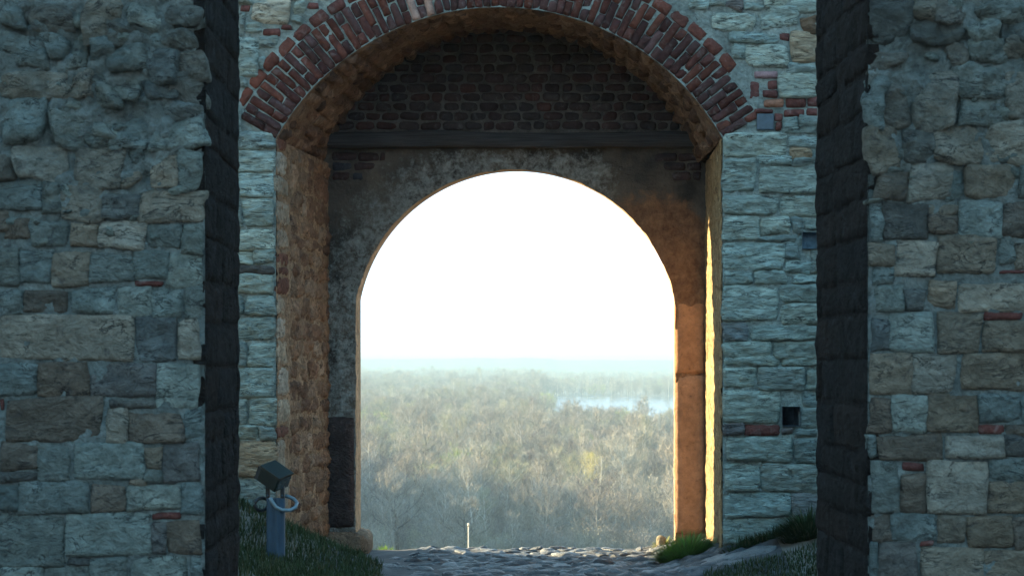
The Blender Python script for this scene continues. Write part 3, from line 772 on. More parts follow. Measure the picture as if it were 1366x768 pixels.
# tympanum brickwork
sheet('mortar_bed', inner, Frame((0, YI - 0.045, 0), (1, 0, 0), (0, 0, 1), (0, -1, 0)), np.linspace(UL, UR, 70), np.linspace(iv(179), VT + 0.85, 34), M_MORTAR, 0.006, 3.0, (0.145, 0.128, 0.11))
fT = Frame((0, YI - 0.045, 0), (1, 0, 0), (0, 0, 1), (0, -1, 0))
v = iv(177) + 0.01
row = 0
SB = [(0.052, 0.033, 0.030), (0.045, 0.032, 0.030), (0.064, 0.035, 0.030), (0.042, 0.034, 0.032), (0.052, 0.040, 0.037)]
while v < BCZ + BR:
    hrow = 0.104 + rs.uniform(-0.006, 0.006)
    z = v + hrow
    half = math.sqrt(max(0, BR ** 2 - (v - BCZ) ** 2))
    u = BCX - half - 0.03 + (row % 2) * 0.09
    while u < BCX + half:
        l = rs.choice([0.17, 0.19, 0.20, 0.22, 0.13, 0.24])
        stone(inner, fT, u + 0.011, v + 0.010 + rs.uniform(-.004, .004), u + l - 0.011, z - 0.008, rs.choice(SB), M_SOOTBRICK, prot=rs.uniform(0.010, 0.024), rough=0.007, irr=0.010, rnd=0.16, name='brick', pw=5, skirt=0.04)
        u += l
    v = z; row += 1
# timber lintel
M_WOOD = plain_mat('blackened_timber', (0.042, 0.039, 0.038), 0.75, 0, 0.3, 9, 0.75, 0.05, (0.22, 2, 6))
verts = []
nb = 60
zb0, zb1 = iv(199), iv(177)
for i in range(nb + 1):
    u = iu(428) + (iu(944) - iu(428)) * i / nb
    for j in range(12):
        a = 2 * math.pi * (j + 0.5) / 12
        cy, cz = math.cos(a), math.sin(a)
        r_ = 1 / max(abs(cy), abs(cz)) ** 0.85
        q = Vector((u * 1.3, cy * 0.8, cz * 0.8))
        k = 1 + 0.22 * noise.noise(q) + 0.12 * noise.noise(Vector((u * 3, cy * 5, cz * 5)))
        verts.append(Vector((u, YI - 0.06 + cy * r_ * 0.11 * k, (zb0 + zb1) / 2 + cz * r_ * (zb1 - zb0) / 2 * k * 0.92)))
faces = [(i*12+j, i*12+(j+1) % 12, (i+1)*12+(j+1) % 12, (i+1)*12+j) for i in range(nb) for j in range(12)]
mesh_obj('timber_lintel', verts, faces, M_WOOD, inner, True, None, Vector((iu(686), YI, zb0)))
# faint dark brick courses under the lintel at the haunches
v = iv(203)
for r_ in range(3):
    for side, (ua, ub) in ((-1, (iu(442), iu(515 - r_ * 14))), (1, (iu(872 + r_ * 12), iu(936)))):
        u = ua
        while u < ub - 0.05:
            l = rs.uniform(0.18, 0.3)
            stone(inner, fI, u + 0.008, v - 0.095, min(ub, u + l) - 0.008, v - 0.008, rs.choice(SB[:2] + [(0.05, 0.05, 0.055)]), M_SOOTBRICK, prot=0.022, rough=0.008, irr=0.008, rnd=0.1, name='brick')
            u += l
    v -= 0.105
# right pier: large smooth ochre blocks; left pier: dark slab and base stone
PC = (0.38, 0.19, 0.095)
for y0, y1, PC in ((401, 499, (0.35, 0.175, 0.085)), (500, 712, (0.31, 0.18, 0.105))):
    stone(inner, fI, iu(900.5), iv(y1) + 0.003, iu(941), iv(y0) - 0.003, PC, M_SMOOTH, prot=0.030, rough=0.006, irr=0.003, rnd=0.02, name='pier_block', cell=0.04, pw=14, skirt=0.05, nmax=24)
stone(inner, fI, iu(434), iv(703), iu(472), iv(556), (0.095, 0.074, 0.070), M_NEAR, prot=0.045, rough=0.008, irr=0.006, rnd=0.02, name='dark_slab', cell=0.05, pw=12, nmax=18)
fPl = Frame((0, YI - 0.02, 0), (1, 0, 0), (0, 0, 1), (0, -1, 0))
stone(inner, fPl, iu(418), iv(748), iu(491), iv(710), (0.30, 0.215, 0.14), M_OCHRE, prot=0.09, rough=0.03, irr=0.02, rnd=0.16, name='plinth_stone', cell=0.04, pw=4, skirt=0.6, nmax=18)

# ------------------------------------------------------------------ cobbled path through the gate
M_DIRT = plain_mat('path_dirt', (0.055, 0.052, 0.05), 0.9, 0, 0.2, 9, 0.35, 0.02)
pv, pf = [], []
pxs, pys = list(np.arange(-1.75, 2.55, 0.07)), list(np.arange(12.6, 18.95, 0.07))
for y in pys:
    for x in pxs:
        pv.append((x, y, gz(x, y) + 0.006))
c = len(pxs)
pf = [(j*c+i, j*c+i+1, (j+1)*c+i+1, (j+1)*c+i) for j in range(len(pys)-1) for i in range(c-1)]
path = mesh_obj('cobbled_path', pv, pf, M_DIRT)
tag(path, 'worn stone paved path running through the gateway', 'path', None, 'structure')
rs = random.Random(77)
CC = [(0.075, 0.075, 0.078), (0.05, 0.052, 0.055), (0.12, 0.12, 0.118), (0.042, 0.042, 0.045), (0.085, 0.085, 0.086)]
y = 15.2
while y < 18.9:
    dy = rs.uniform(0.11, 0.19)
    x = -1.5 + rs.uniform(0, 0.3)
    xe = 2.05 + rs.uniform(-0.2, 0.3)
    while x < xe:
        l = rs.uniform(0.17, 0.38)
        cx_, cy_ = x + l / 2, y + dy / 2
        sparse = cx_ < -0.55 and rs.random() < 0.55 + 0.3 * (cx_ < -1.0)
        if not sparse:
            z0 = gz(cx_, cy_)
            fr = Frame((0, 0, z0 - 0.004), Vector((1, 0, (gz(cx_ + .1, cy_) - gz(cx_ - .1, cy_)) / .2)), Vector((0, 1, (gz(cx_, cy_ + .1) - gz(cx_, cy_ - .1)) / .2)), (0, 0, 1))
            fr.O = Vector((cx_, cy_, z0 - 0.004))
            fr.N = fr.U.cross(fr.V).normalized()
            j = rs.uniform(-0.05, 0.05)
            hh = rs.uniform(0.018, 0.042)
            stone(path, fr, -l/2 + 0.015, -dy/2 + 0.012 + j, l/2 - 0.015, dy/2 - 0.012 + j, rs.choice(CC), M_COBBLE, prot=hh, rough=0.018, irr=0.035, rnd=0.2, name='paving_stone', pw=4, tilt=0.03, cell=0.06, skirt=0.05, nmin=5, nmax=8, facet=0.5)
        x += l
    y += dy
# worn slab along the right verge
for (xa, xb_, yc, dd) in ((1.75, 2.5, 15.75, 0.34), (2.53, 3.2, 15.85, 0.3)):
    cx_ = (xa + xb_) / 2
    fr = Frame((cx_, yc, gz(cx_, yc) - 0.01), Vector((1, 0, (gz(cx_ + .2, yc) - gz(cx_ - .2, yc)) / .4)), (0, 1, 0), (0, 0, 1))
    stone(path, fr, xa - cx_, -dd/2, xb_ - cx_, dd/2, (0.15, 0.145, 0.135), M_COBBLE, prot=0.025, rough=0.012, irr=0.03, rnd=0.12, name='paving_stone', pw=5)

# ------------------------------------------------------------------ grass and small plants
def leaf_mat(name, c0, c1, rough=0.6):
    m, N, L, b = new_mat(name)
    g = N.new('ShaderNodeNewGeometry')
    n = nz(N, L, g.outputs['Position'], 6, 3)
    r = N.new('ShaderNodeObjectInfo')
    c = mixc(N, L, mrange(N, L, n, 0.3, 0.7, 0, 1), c0, c1)
    c = mixc(N, L, mth(N, L, 'MULTIPLY', g.outputs['Random Per Island'], 0.6), c, mul(c1, 1.35))
    c = mixc(N, L, mrange(N, L, g.outputs['Random Per Island'], 0.86, 0.90, 0, 0.8), c, (0.10, 0.085, 0.045))
    L.new(c, b.inputs['Base Color']); b.inputs['Roughness'].default_value = rough
    tr = N.new('ShaderNodeBsdfTranslucent'); L.new(c, tr.inputs['Color'])
    mx = N.new('ShaderNodeMixShader'); mx.inputs[0].default_value = 0.3
    L.new(b.outputs[0], mx.inputs[1]); L.new(tr.outputs[0], mx.inputs[2])
    L.new(mx.outputs[0], N['Material Output'].inputs['Surface'])
    return m
M_GRASS = leaf_mat('bank_grass', (0.018, 0.027, 0.012), (0.036, 0.050, 0.019))
M_TUFT = leaf_mat('tuft_grass', (0.055, 0.11, 0.025), (0.14, 0.22, 0.045))

def blade(verts, faces, p, d, l, w, bend, segs=3):
    side = d.cross(Vector((0, 0, 1)))
    if side.length < 1e-3: side = Vector((1, 0, 0))
    side.normalize()
    b0 = len(verts)
    q = Vector(p); dd = Vector(d)
    for s in range(segs + 1):
        t = s / segs
        ww = w * (1 - t) ** 0.7
        if s < segs: verts += [q - side * ww / 2, q + side * ww / 2]
        else: verts.append(q.copy())
        q = q + dd * (l / segs)
        dd = (dd + Vector((d.x * bend, d.y * bend, -bend * 0.8))).normalized()
    for s in range(segs - 1):
        faces.append((b0+2*s, b0+2*s+1, b0+2*s+3, b0+2*s+2))
    faces.append((b0+2*(segs-1), b0+2*(segs-1)+1, b0+2*segs))

rs = random.Random(4)
def grass_patch(name, label, test, n, x0, x1, y0, y1, l0, l1, mat=M_GRASS):
    V_, F_ = [], []
    k = 0
    while k < n:
        x, y = rs.uniform(x0, x1), rs.uniform(y0, y1)
        if not test(x, y): 
            if rs.random() < 0.9: k += 0.02
            continue
        k += 1
        a = rs.uniform(0, 6.28); sp = rs.uniform(0.1, 0.8)
        d = Vector((math.cos(a) * sp, math.sin(a) * sp, 1)).normalized()
        blade(V_, F_, Vector((x, y, gz(x, y) - 0.01)), d, rs.uniform(l0, l1), rs.uniform(0.008, 0.016), rs.uniform(0.1, 0.5), 2)
    o = mesh_obj(name, V_, F_, mat, None, True, None, Vector(((x0 + x1) / 2, (y0 + y1) / 2, 0)))
    return tag(o, label, 'grass', None, 'stuff')
pn = lambda x, y: noise.noise(Vector((x * 2.2, y * 1.2, 8)))
grass_patch('grass', 'dark grass on the bank at the foot of the left wall', lambda x, y: x < -1.15 - 0.5 * smooth(15.9, 16.6, y) + 0.25 * pn(x, y) and not (y > 16.0 and x < -2.2), 16000, -3.6, -0.9, 13.2, 17.3, 0.05, 0.13)
grass_patch('grass', 'dark grass verge along the foot of the right wall', lambda x, y: (y > 15.85 - 0.05 * pn(x, y) and x > 2.15 + 0.2 * pn(x, y)) and y < 15.98, 2500, 2.0, 3.6, 15.6, 16.0, 0.06, 0.15)
grass_patch('grass', 'dark grass patch in front of the pale slab at lower right', lambda x, y: y < 15.45 + 0.15 * (x - 2.6) + 0.1 * pn(x, y) and x > 1.75 + 0.2 * pn(x, y), 6000, 1.6, 3.4, 14.3, 15.6, 0.04, 0.09)

def tuft(name, label, c, rx, ry, n, l0, l1, w, mat, cat='plant', spread=0.9, bend=0.25):
    V_, F_ = [], []
    for k in range(n):
        a = rs.uniform(0, 6.28); r_ = math.sqrt(rs.random())
        x, y = c[0] + rx * r_ * math.cos(a), c[1] + ry * r_ * math.sin(a)
        sp = spread * (0.15 + r_) * rs.uniform(0.4, 1.1)
        d = Vector((math.cos(a) * sp, math.sin(a) * sp, 1)).normalized()
        blade(V_, F_, Vector((x, y, gz(x, y) - 0.02)), d, rs.uniform(l0, l1) * (1.1 - 0.35 * r_), rs.uniform(0.6, 1.3) * w, bend * rs.uniform(0.3, 1.4), 4)
    o = mesh_obj(name, V_, F_, mat, None, True, None, Vector((c[0], c[1], gz(c[0], c[1]))))
    return tag(o, label, cat)
tuft('grass_tussock', 'dense green grass tussock at the foot of the orange right pier', (P(915, 735, 16.4).x, 16.4), 0.24, 0.17, 2600, 0.15, 0.31, 0.013, M_TUFT, 'grass', 1.0)
tuft('weed_plant', 'small dark weed sprouting against the left base stone', (P(478, 728, 17.65).x, 17.62), 0.05, 0.04, 60, 0.07, 0.16, 0.02, M_GRASS, 'plant')
tuft('green_shrublet', 'low bright green plant beyond the left jamb on the path edge', (P(512, 728, 18.75).x, 18.72), 0.13, 0.09, 420, 0.07, 0.15, 0.012, M_TUFT, 'plant')
tuft('grass_tussock', 'small pale green tuft left of the big tussock on the path edge', (P(884, 728, 18.3).x, 18.25), 0.09, 0.08, 260, 0.08, 0.17, 0.01, leaf_mat('dry_tuft', (0.12, 0.14, 0.03), (0.22, 0.22, 0.06)), 'grass')
tuft('wall_shrub', 'dark leafy shrub against the wall beside the right near wall', (P(1082, 712, 15.7).x, 15.75), 0.26, 0.12, 1100, 0.10, 0.34, 0.026, M_GRASS, 'shrub', 1.1)
tuft('weed_plant', 'low dark weed at the foot of the right wall corner', (P(985, 712, 15.85).x, 15.88), 0.16, 0.06, 260, 0.06, 0.16, 0.014, M_GRASS, 'plant')
frs = Frame(P(883, 722, 18.2), (1, 0, 0), (0, 0, 1), (0, -1, 0))
tag(stone(None, frs, -0.045, -0.12, 0.035, 0.05, (0.36, 0.31, 0.22), M_OCHRE, 0.06, 0.015, 0.02, 0.2, name='corner_stone', pw=2.5), 'small pale stone tucked behind the grass tussock', 'stone')

# ------------------------------------------------------------------ floodlight on a post
M_GALV = plain_mat('galvanised_steel', (0.028, 0.050, 0.078), 0.7, 0.0, 0.3, 12, 0.25, 0.002, (3, 3, 0.6))
M_HOUSE = plain_mat('dark_green_enamel', (0.005, 0.010, 0.008), 0.6, 0.1, 0.4, 20, 0.3)
M_CABLE = plain_mat('grey_blue_conduit', (0.13, 0.175, 0.20), 0.5, 0.1, 0.4, 20, 0.15)
M_BLACK = plain_mat('dark_bracket', (0.02, 0.022, 0.024), 0.6, 0.2, 0.4, 20, 0.3)
YF = 14.7
SF = F / YF
base = P(368, 741, YF)
fl = empty('floodlight', base, 'dark green floodlight on a blue grey steel post in the grass', 'floodlight')
def pf_(px, py, dy=0.0): 
    q = P(px, py, YF); q.y += dy; return q
zt = pf_(0, 664).z; zb = base.z - 0.1
verts = []
prof = []
for k in range(24):        # U-section post with a raised rib
    a = 2 * math.pi * k / 24
    r_ = 1 / (abs(math.cos(a)) ** 4 + abs(math.sin(a)) ** 4) ** 0.25
    x, y = 0.080 * r_ * math.cos(a), 0.060 * r_ * math.sin(a)
    if y < -0.04 and abs(x - 0.03) < 0.022: y -= 0.016
    prof.append((x, y))
for z in (zb, zb + 0.3, zt - 0.01, zt):
    for x, y in prof: verts.append(Vector((base.x + x, base.y + y, z)))
faces = [(i*24+j, i*24+(j+1) % 24, (i+1)*24+(j+1) % 24, (i+1)*24+j) for i in range(3) for j in range(24)] + [tuple(range(72, 96))]
mesh_obj('post', verts, faces, M_GALV, fl, False, None, base)
hc = pf_(366, 636)
rot = (R(12), R(30), R(-24))
hs = box('housing', hc, (0.215, 0.20, 0.14), M_HOUSE, fl, rot, 0.012)
RM = Euler(rot).to_matrix()
lid = box('lid', hc + RM @ Vector((0, 0, 0.078)), (0.23, 0.215, 0.020), M_HOUSE, hs, rot, 0.008)
for k in range(6):
    box('cooling_fin', hc + RM @ Vector((-0.118, -0.09 + k * 0.036, -0.005)), (0.035, 0.012, 0.125), M_BLACK, hs, rot, 0.003)
box('lamp_glass', hc + RM @ Vector((0.109, 0, 0)), (0.008, 0.17, 0.11), plain_mat('lamp_glass', (0.05, 0.06, 0.06), 0.15, 0, 0.6), hs, rot, 0.003)
for px in (357.5, 377):
    q = pf_(px, 654)
    box('bracket', q, (0.034, 0.05, 0.17), M_BLACK, fl, None, 0.004)
for px in (357.5, 377):
    for py in (649, 660):
        q = pf_(px, py, -0.026)
        vs_, fs_ = tube([q, q + Vector((0, -0.014, 0))], 0.009, 6)
        mesh_obj('bolt', vs_, fs_, M_GALV, fl, False, None, q)
def hoop(pts, r_, name):
    vs_, fs_ = tube(pts, r_, 10)
    mesh_obj(name, vs_, fs_, M_CABLE, fl, True, None, Vector(pts[0]))
loop = []
for k in range(19):
    a = R(215 - 250 * k / 18)
    loop.append(pf_(380 + 15.5 * math.cos(a), 672 - 7.5 * math.sin(a), -0.02 - 0.09 * math.sin(a + 0.6)))
loop = [pf_(362, 662, -0.07), pf_(364.5, 668, -0.07)] + [pf_(370, 675, -0.075), pf_(378, 679, -0.07), pf_(388, 679.5, -0.05), pf_(394.5, 676, -0.02), pf_(395.5, 671, 0.03), pf_(391, 666, 0.06), pf_(384, 663, 0.07), pf_(379, 661.5, 0.06)]
hoop(loop, 0.017, 'conduit_loop')
ring = [pf_(349 + 7.5 * math.cos(a), 672 + 8.5 * math.sin(a), 0.06 * math.cos(a)) for a in [R(-40 - 300 * k / 15) for k in range(16)]]
vs_, fs_ = tube(ring, 0.016, 8)
mesh_obj('cable_ring', vs_, fs_, M_BLACK, fl, True, None, ring[0])

# slender marker post outside the gate
YP = 21.0
mp0 = P(625, 698, YP)
zgr = gz(mp0.x, YP)
mk = empty('marker_post', (mp0.x, YP, zgr), 'slender white post standing just beyond the gate path', 'post')
M_WHITE = plain_mat('weathered_white_paint', (0.62, 0.58, 0.50), 0.6, 0, 0.4, 10, 0.2)
vs_, fs_ = tube([(mp0.x, YP, zgr - 0.1), (mp0.x, YP, mp0.z - 0.03)], [0.008, 0.007], 10)
mesh_obj('shaft', vs_, fs_, M_WHITE, mk, True, None, Vector((mp0.x, YP, zgr)))
vs_, fs_ = tube([(mp0.x, YP, mp0.z - 0.035), (mp0.x, YP, mp0.z - 0.02), (mp0.x, YP, mp0.z), (mp0.x, YP, mp0.z + 0.012)], [0.008, 0.014, 0.013, 0.004], 10)
mesh_obj('cap', vs_, fs_, M_WHITE, mk, True, None, Vector((mp0.x, YP, mp0.z)))

# ------------------------------------------------------------------ river and far ridge
def bank_x(Y):      # near-left bank of the river
    return 18 + (Y - 950) * 0.026 + 10 * math.sin(Y / 170.0)
m, N, L, b = new_mat('river_water')
b.inputs['Base Color'].default_value = (0.05, 0.07, 0.08, 1); b.inputs['Roughness'].default_value = 0.12; b.inputs['Specular IOR Level'].default_value = 0.5
g = N.new('ShaderNodeNewGeometry'); n = nz(N, L, g.outputs['Position'], 0.4, 3)
bp = N.new('ShaderNodeBump'); bp.inputs['Strength'].default_value = 0.15; bp.inputs['Distance'].default_value = 0.3
L.new(n, bp.inputs['Height']); L.new(bp.outputs[0], b.inputs['Normal'])
rv = []
Ys = list(np.linspace(960, 2120, 60))
for Y in Ys: rv += [(bank_x(Y), Y, -39.75), (1800, Y, -39.75)]
rf = [(2*i, 2*i+1, 2*i+3, 2*i+2) for i in range(len(Ys) - 1)]
tag(mesh_obj('river', rv, rf, m, None, False), 'pale river glimpsed beyond the wood at right', 'river', None, 'structure')

hv, hf = [], []
hx = list(np.linspace(-2600, 2600, 420))
for x in hx:
    px = 683 + F * x / 6000
    top = 19 + 3 * smooth(560, 620, px) * (1 - smooth(735, 750, px)) - 4 * smooth(730, 745, px) + 3.0 * noise.noise(Vector((x / 90, 0, 0))) + 2.0 * noise.noise(Vector((x / 14, 5, 0)))
    hv += [(x, 5600, -42), (x, 5950, top - 8), (x, 6000, top), (x, 6500, -42)]
hf = [(4*i+k, 4*i+4+k, 4*i+5+k, 4*i+1+k) for i in range(len(hx) - 1) for k in range(3)]
M_HILL = plain_mat('far_woods', (0.10, 0.10, 0.08), 0.95, 0, 0.1, 0.02, 0.3)
tag(mesh_obj('hills', hv, hf, M_HILL, None, True), 'distant hazy wooded ridge on the horizon', 'hills', None, 'structure')

# ------------------------------------------------------------------ the wood on the plain
def bark_mat(name, ramp, rough=0.9):
    m, N, L, b = new_mat(name)
    oi = N.new('ShaderNodeObjectInfo')
    cr = N.new('ShaderNodeValToRGB')
    cr.color_ramp.elements[0].position = 0; cr.color_ramp.elements[0].color = (*ramp[0], 1)
    cr.color_ramp.elements[1].position = 1; cr.color_ramp.elements[1].color = (*ramp[-1], 1)
    for i, c in enumerate(ramp[1:-1]):
        e = cr.color_ramp.elements.new((i + 1) / (len(ramp) - 1)); e.color = (*c, 1)
    L.new(oi.outputs['Random'], cr.inputs[0])
    g = N.new('ShaderNodeNewGeometry')
    k = mrange(N, L, g.outputs['Random Per Island'], 0, 1, 0.52, 1.12)
    kc = N.new('ShaderNodeCombineColor')
    for i in range(3): L.new(k, kc.inputs[i])
    c = mixc(N, L, 1.0, cr.outputs[0], kc.outputs[0], 'MULTIPLY')
    L.new(c, b.inputs['Base Color'])
    b.inputs['Roughness'].default_value = rough
    return m
M_BARK = bark_mat('grey_bark', [(0.16, 0.14, 0.11), (0.30, 0.27, 0.22), (0.20, 0.17, 0.14), (0.36, 0.33, 0.28)])
M_DBARK = bark_mat('dark_bark', [(0.07, 0.06, 0.05), (0.11, 0.095, 0.08)])
M_DTWIG = bark_mat('mauve_twigs', [(0.17, 0.135, 0.12), (0.21, 0.17, 0.14)])
M_PBARK = bark_mat('pale_bark', [(0.52, 0.49, 0.42), (0.66, 0.62, 0.55)])
M_TWIG = bark_mat('bare_twigs', [(0.22, 0.185, 0.15), (0.40, 0.35, 0.27), (0.19, 0.165, 0.145), (0.45, 0.41, 0.32), (0.28, 0.245, 0.21), (0.36, 0.34, 0.22), (0.18, 0.15, 0.135), (0.34, 0.30, 0.25)])
M_GREEN = bark_mat('budding_twigs', [(0.34, 0.37, 0.13), (0.38, 0.40, 0.14), (0.30, 0.34, 0.13)])
M_ORANGE = bark_mat('russet_twigs', [(0.52, 0.32, 0.14), (0.56, 0.36, 0.15)])
M_YELLOW = bark_mat('yellow_buds', [(0.58, 0.50, 0.18), (0.60, 0.52, 0.2)])

def tree_geo(seed, h, cw, trunk_r, crown0=0.28, twigs=1000, upright=0.6, blade_w=0.064):
    twigs = int(twigs * 1.3)
    r = random.Random(seed)
    tv, tf, cv, cf = [], [], [], []
    def add(vs_, fs_):
        b0 = len(tv); tv.extend(vs_); tf.extend([tuple(i + b0 for i in f) for f in fs_])
    lean = Vector((r.uniform(-0.08, 0.08), r.uniform(-0.08, 0.08), 1))
    trunk = []
    p = Vector((0, 0, -0.6)); nseg = 8
    for i in range(nseg + 1):
        trunk.append(p.copy())
        p = p + (lean + Vector((r.uniform(-.10, .10), r.uniform(-.10, .10), 0))) * (h * 0.93 / nseg)
    trunk_r *= 1.35
    add(*tube(trunk, [trunk_r * (1 - 0.88 * i / nseg) for i in range(nseg + 1)], 6, cap=False))
    ends = []
    nl = r.randint(13, 18)
    for k in range(nl):
        t = crown0 + (0.95 - crown0) * (k + r.random()) / nl
        f = t * nseg; i = min(nseg - 1, int(f)); q = trunk[i].lerp(trunk[i+1], f - i)
        a = k * 2.4 + r.uniform(-.5, .5)
        prof = math.sin(math.pi * min(1, 0.22 + 0.78 * (t - crown0) / (1 - crown0))) ** 0.7 + 0.15
        ln = cw * 0.5 * prof * r.uniform(0.75, 1.2)
        d = Vector((math.cos(a), math.sin(a), upright + r.uniform(-.1, .35))).normalized()
        pts = [q]
        for s in range(4):
            q = q + d * ln / 3.2
            pts.append(q)
            d = (d + Vector((r.uniform(-.25, .25), r.uniform(-.25, .25), 0.14 + r.uniform(-.12, .18)))).normalized()
        rr = trunk_r * (1 - 0.8 * t) * 0.5
        add(*tube(pts, [rr, rr * .7, rr * .45, rr * .28, rr * .12], 4, cap=False))
        ends += [(pts[s], (pts[s] - pts[s-1]).normalized(), ln) for s in (1, 2, 3, 4)]
        for s in (1, 2, 3):
            for _ in range(2):
                dd = ((pts[s+1] - pts[s]).normalized() + Vector((r.uniform(-1, 1), r.uniform(-1, 1), r.uniform(-.1, .8)))).normalized()
                l2 = ln * r.uniform(.3, .55)
                m1 = pts[s] + dd * l2 * .5; m2 = m1 + (dd + Vector((r.uniform(-.3, .3), r.uniform(-.3, .3), .25))).normalized() * l2 * .5
                add(*tube([pts[s], m1, m2], [rr * .4, rr * .25, rr * .1], 3, cap=False))
                ends += [(m1, dd, l2), (m2, dd, l2)]
    ends += [(trunk[-1], Vector((0, 0, 1)), cw * .3)] * 3
    for k in range(twigs):
        q, d, ln = r.choice(ends)
        dd = (d * 0.7 + Vector((r.gauss(0, .6), r.gauss(0, .6), r.gauss(.35, .45)))).normalized()
        l = r.uniform(0.7, 1.9) * h / 19
        q = q + Vector((r.gauss(0, .35), r.gauss(0, .35), r.gauss(0, .3)))
        sd = dd.cross(Vector((r.uniform(-1, 1), r.uniform(-1, 1), r.uniform(-1, 1)))).normalized() * blade_w * r.uniform(.5, 1.2) * .5
        b0 = len(cv)
        cv += [q - sd, q + sd, q + dd * l]
        cf.append((b0, b0 + 1, b0 + 2))
    return tv, tf, cv, cf

def mk_mesh(name, v, f, mats, idx=None):
    me = bpy.data.meshes.new(name)
    me.from_pydata([tuple(x) for x in v], [], f)
    for m_ in mats: me.materials.append(m_)
    if idx is not None: me.polygons.foreach_set('material_index', idx)
    return me

SPEC = [  # seed, h, crown width, trunk r, crown start, twigs, upright, bark, twig
    (1, 19, 10, .26, .25, 1500, .55, M_BARK, M_TWIG),
    (2, 21, 9, .28, .35, 1400, .9, M_BARK, M_TWIG),
    (3, 16, 11, .25, .20, 1500, .45, M_BARK, M_TWIG),
    (4, 22, 6.5, .20, .40, 1000, 1.2, M_PBARK, M_TWIG),
    (5, 14, 10, .2, .12, 1500, .6, M_BARK, M_TWIG),
    (6, 20, 8, .22, .3, 1300, 1.0, M_PBARK, M_TWIG),
    (7, 15, 10, .2, .15, 1700, .6, M_BARK, M_GREEN),
    (8, 12, 8, .18, .12, 1700, .9, M_BARK, M_ORANGE),
    (9, 19, 7, .2, .45, 1300, 1.1, M_PBARK, M_YELLOW),
    (10, 15, 12, .3, .18, 2200, .45, M_DBARK, M_DTWIG),
    (11, 20, 13, .36, .28, 2400, .5, M_DBARK, M_TWIG),
    (12, 6.5, 8, .10, .05, 1500, .9, M_BARK, M_TWIG),
]
protos = []
kinds = bpy.data.collections.new('wood_kinds')
for i, (sd, h, cw, tr, c0, tw, up, mb, mt_) in enumerate(SPEC):
    tv, tf, cv, cf = tree_geo(sd, h, cw, tr, c0, tw, up)
    mt1 = mk_mesh('trunk', tv, tf, [mb]); mt2 = mk_mesh('crown', cv, cf, [mt_])
    protos.append((mt1, mt2))
    if i < 7 or i > 8:
        n0 = len(tv)
        me = mk_mesh('wood_tree', tv + cv, tf + [tuple(k + n0 for k in f) for f in cf], [mb, mt_], [0] * len(tf) + [1] * len(cf))
        o = bpy.data.objects.new('%02d_wood_tree' % i, me); kinds.objects.link(o)

def plant_tree(kind, x, y, s, rz, label, name='bare_tree', group=None, lean=0.0):
    z = gz(x, y)
    o = empty(name, (x, y, z), label, 'tree', group)
    o.rotation_euler = (0, lean, rz); o.scale = (s, s, s)
    for nm, me in zip(('trunk', 'crown'), protos[kind]):
        c_ = bpy.data.objects.new(nm, me); COL.objects.link(c_); c_.parent = o
    return o

rs = random.Random(99)
taken = []
def spot(px, Y): return ((px - 683) * Y / F, Y)
special = [
    (7, 590, 520, 0.95, 0, 'russet_tree', 'orange russet tree crown rising at left of the wood'),
    (7, 620, 515, 0.85, 1, 'russet_tree', 'smaller orange russet tree right of the other russet one'),
    (6, 552, 560, 1.0, 2, 'budding_tree', 'fresh pale green budding tree left of the russet trees'),
    (6, 540, 900, 1.35, 2, 'budding_tree', 'pale green budding tree far back at the left of the wood'),
    (6, 828, 800, 1.30, 4, 'budding_tree', 'yellow green budding tree in the right half below the river'),
    (6, 808, 790, 1.0, 5, 'budding_tree', 'smaller yellow green budding tree left below the other one'),
    (8, 790, 440, 1.0, 0, 'yellow_tree', 'pale trunked tree with a yellow top at right of the wood'),
    (3, 798, 432, 1.0, 1, 'pale_trunk_tree', 'tall pale trunked bare tree beside the yellow topped one'),
    (3, 830, 425, 1.0, 2, 'pale_trunk_tree', 'leaning pale trunked tree right of the yellow topped one'),
    (3, 895, 372, 1.15, 3, 'pale_trunk_tree', 'tall pale trunk standing next to the orange right pier'),
    (5, 718, 385, 1.0, 4, 'pale_trunk_tree', 'pale trunked bare tree just right of the centre of the wood'),
    (5, 672, 392, 1.0, 5, 'pale_trunk_tree', 'pale forked bare tree left of the centre of the wood'),
    (2, 495, 372, 1.25, 0.5, 'spreading_tree', 'dark spreading bare tree against the left jamb'),
    (2, 735, 362, 1.0, 1.5, 'spreading_tree', 'dark crooked bare tree low in the middle of the wood'),
    (0, 862, 640, 1.15, 1.0, 'spreading_tree', 'dark arching bare tree at the right in mid distance'),
]
for kind, px, Y, s, rz, nm, lab in special:
    x, y = spot(px, Y)
    plant_tree(kind, x, y, s, rz, lab, nm, None, 0.22 if 'leaning' in lab else 0.0)
    taken.append((x, y))
# front rows: single trees
nfront = 0
Y = 335.0
while Y < 455:
    half_l, half_r = (470 - 683) * Y / F - 3, (912 - 683) * Y / F + 3
    x = half_l + rs.uniform(0, 6)
    while x < half_r:
        xx, yy = x + rs.uniform(-2, 2), Y + rs.uniform(-5, 5)
        if all((xx - a) ** 2 + (yy - b_) ** 2 > 16 for a, b_ in taken):
            k = rs.choice([0, 1, 2, 2, 4, 4, 5, 3, 9, 10])
            plant_tree(k, xx, yy, rs.uniform(.6, 1.0), rs.uniform(0, 6.28), 'bare grey brown tree in the front of the wood below the gate', 'bare_tree', 'bare trees in the front of the wood')
            taken.append((xx, yy)); nfront += 1
        x += rs.uniform(6, 10)
    Y += rs.uniform(9, 13)
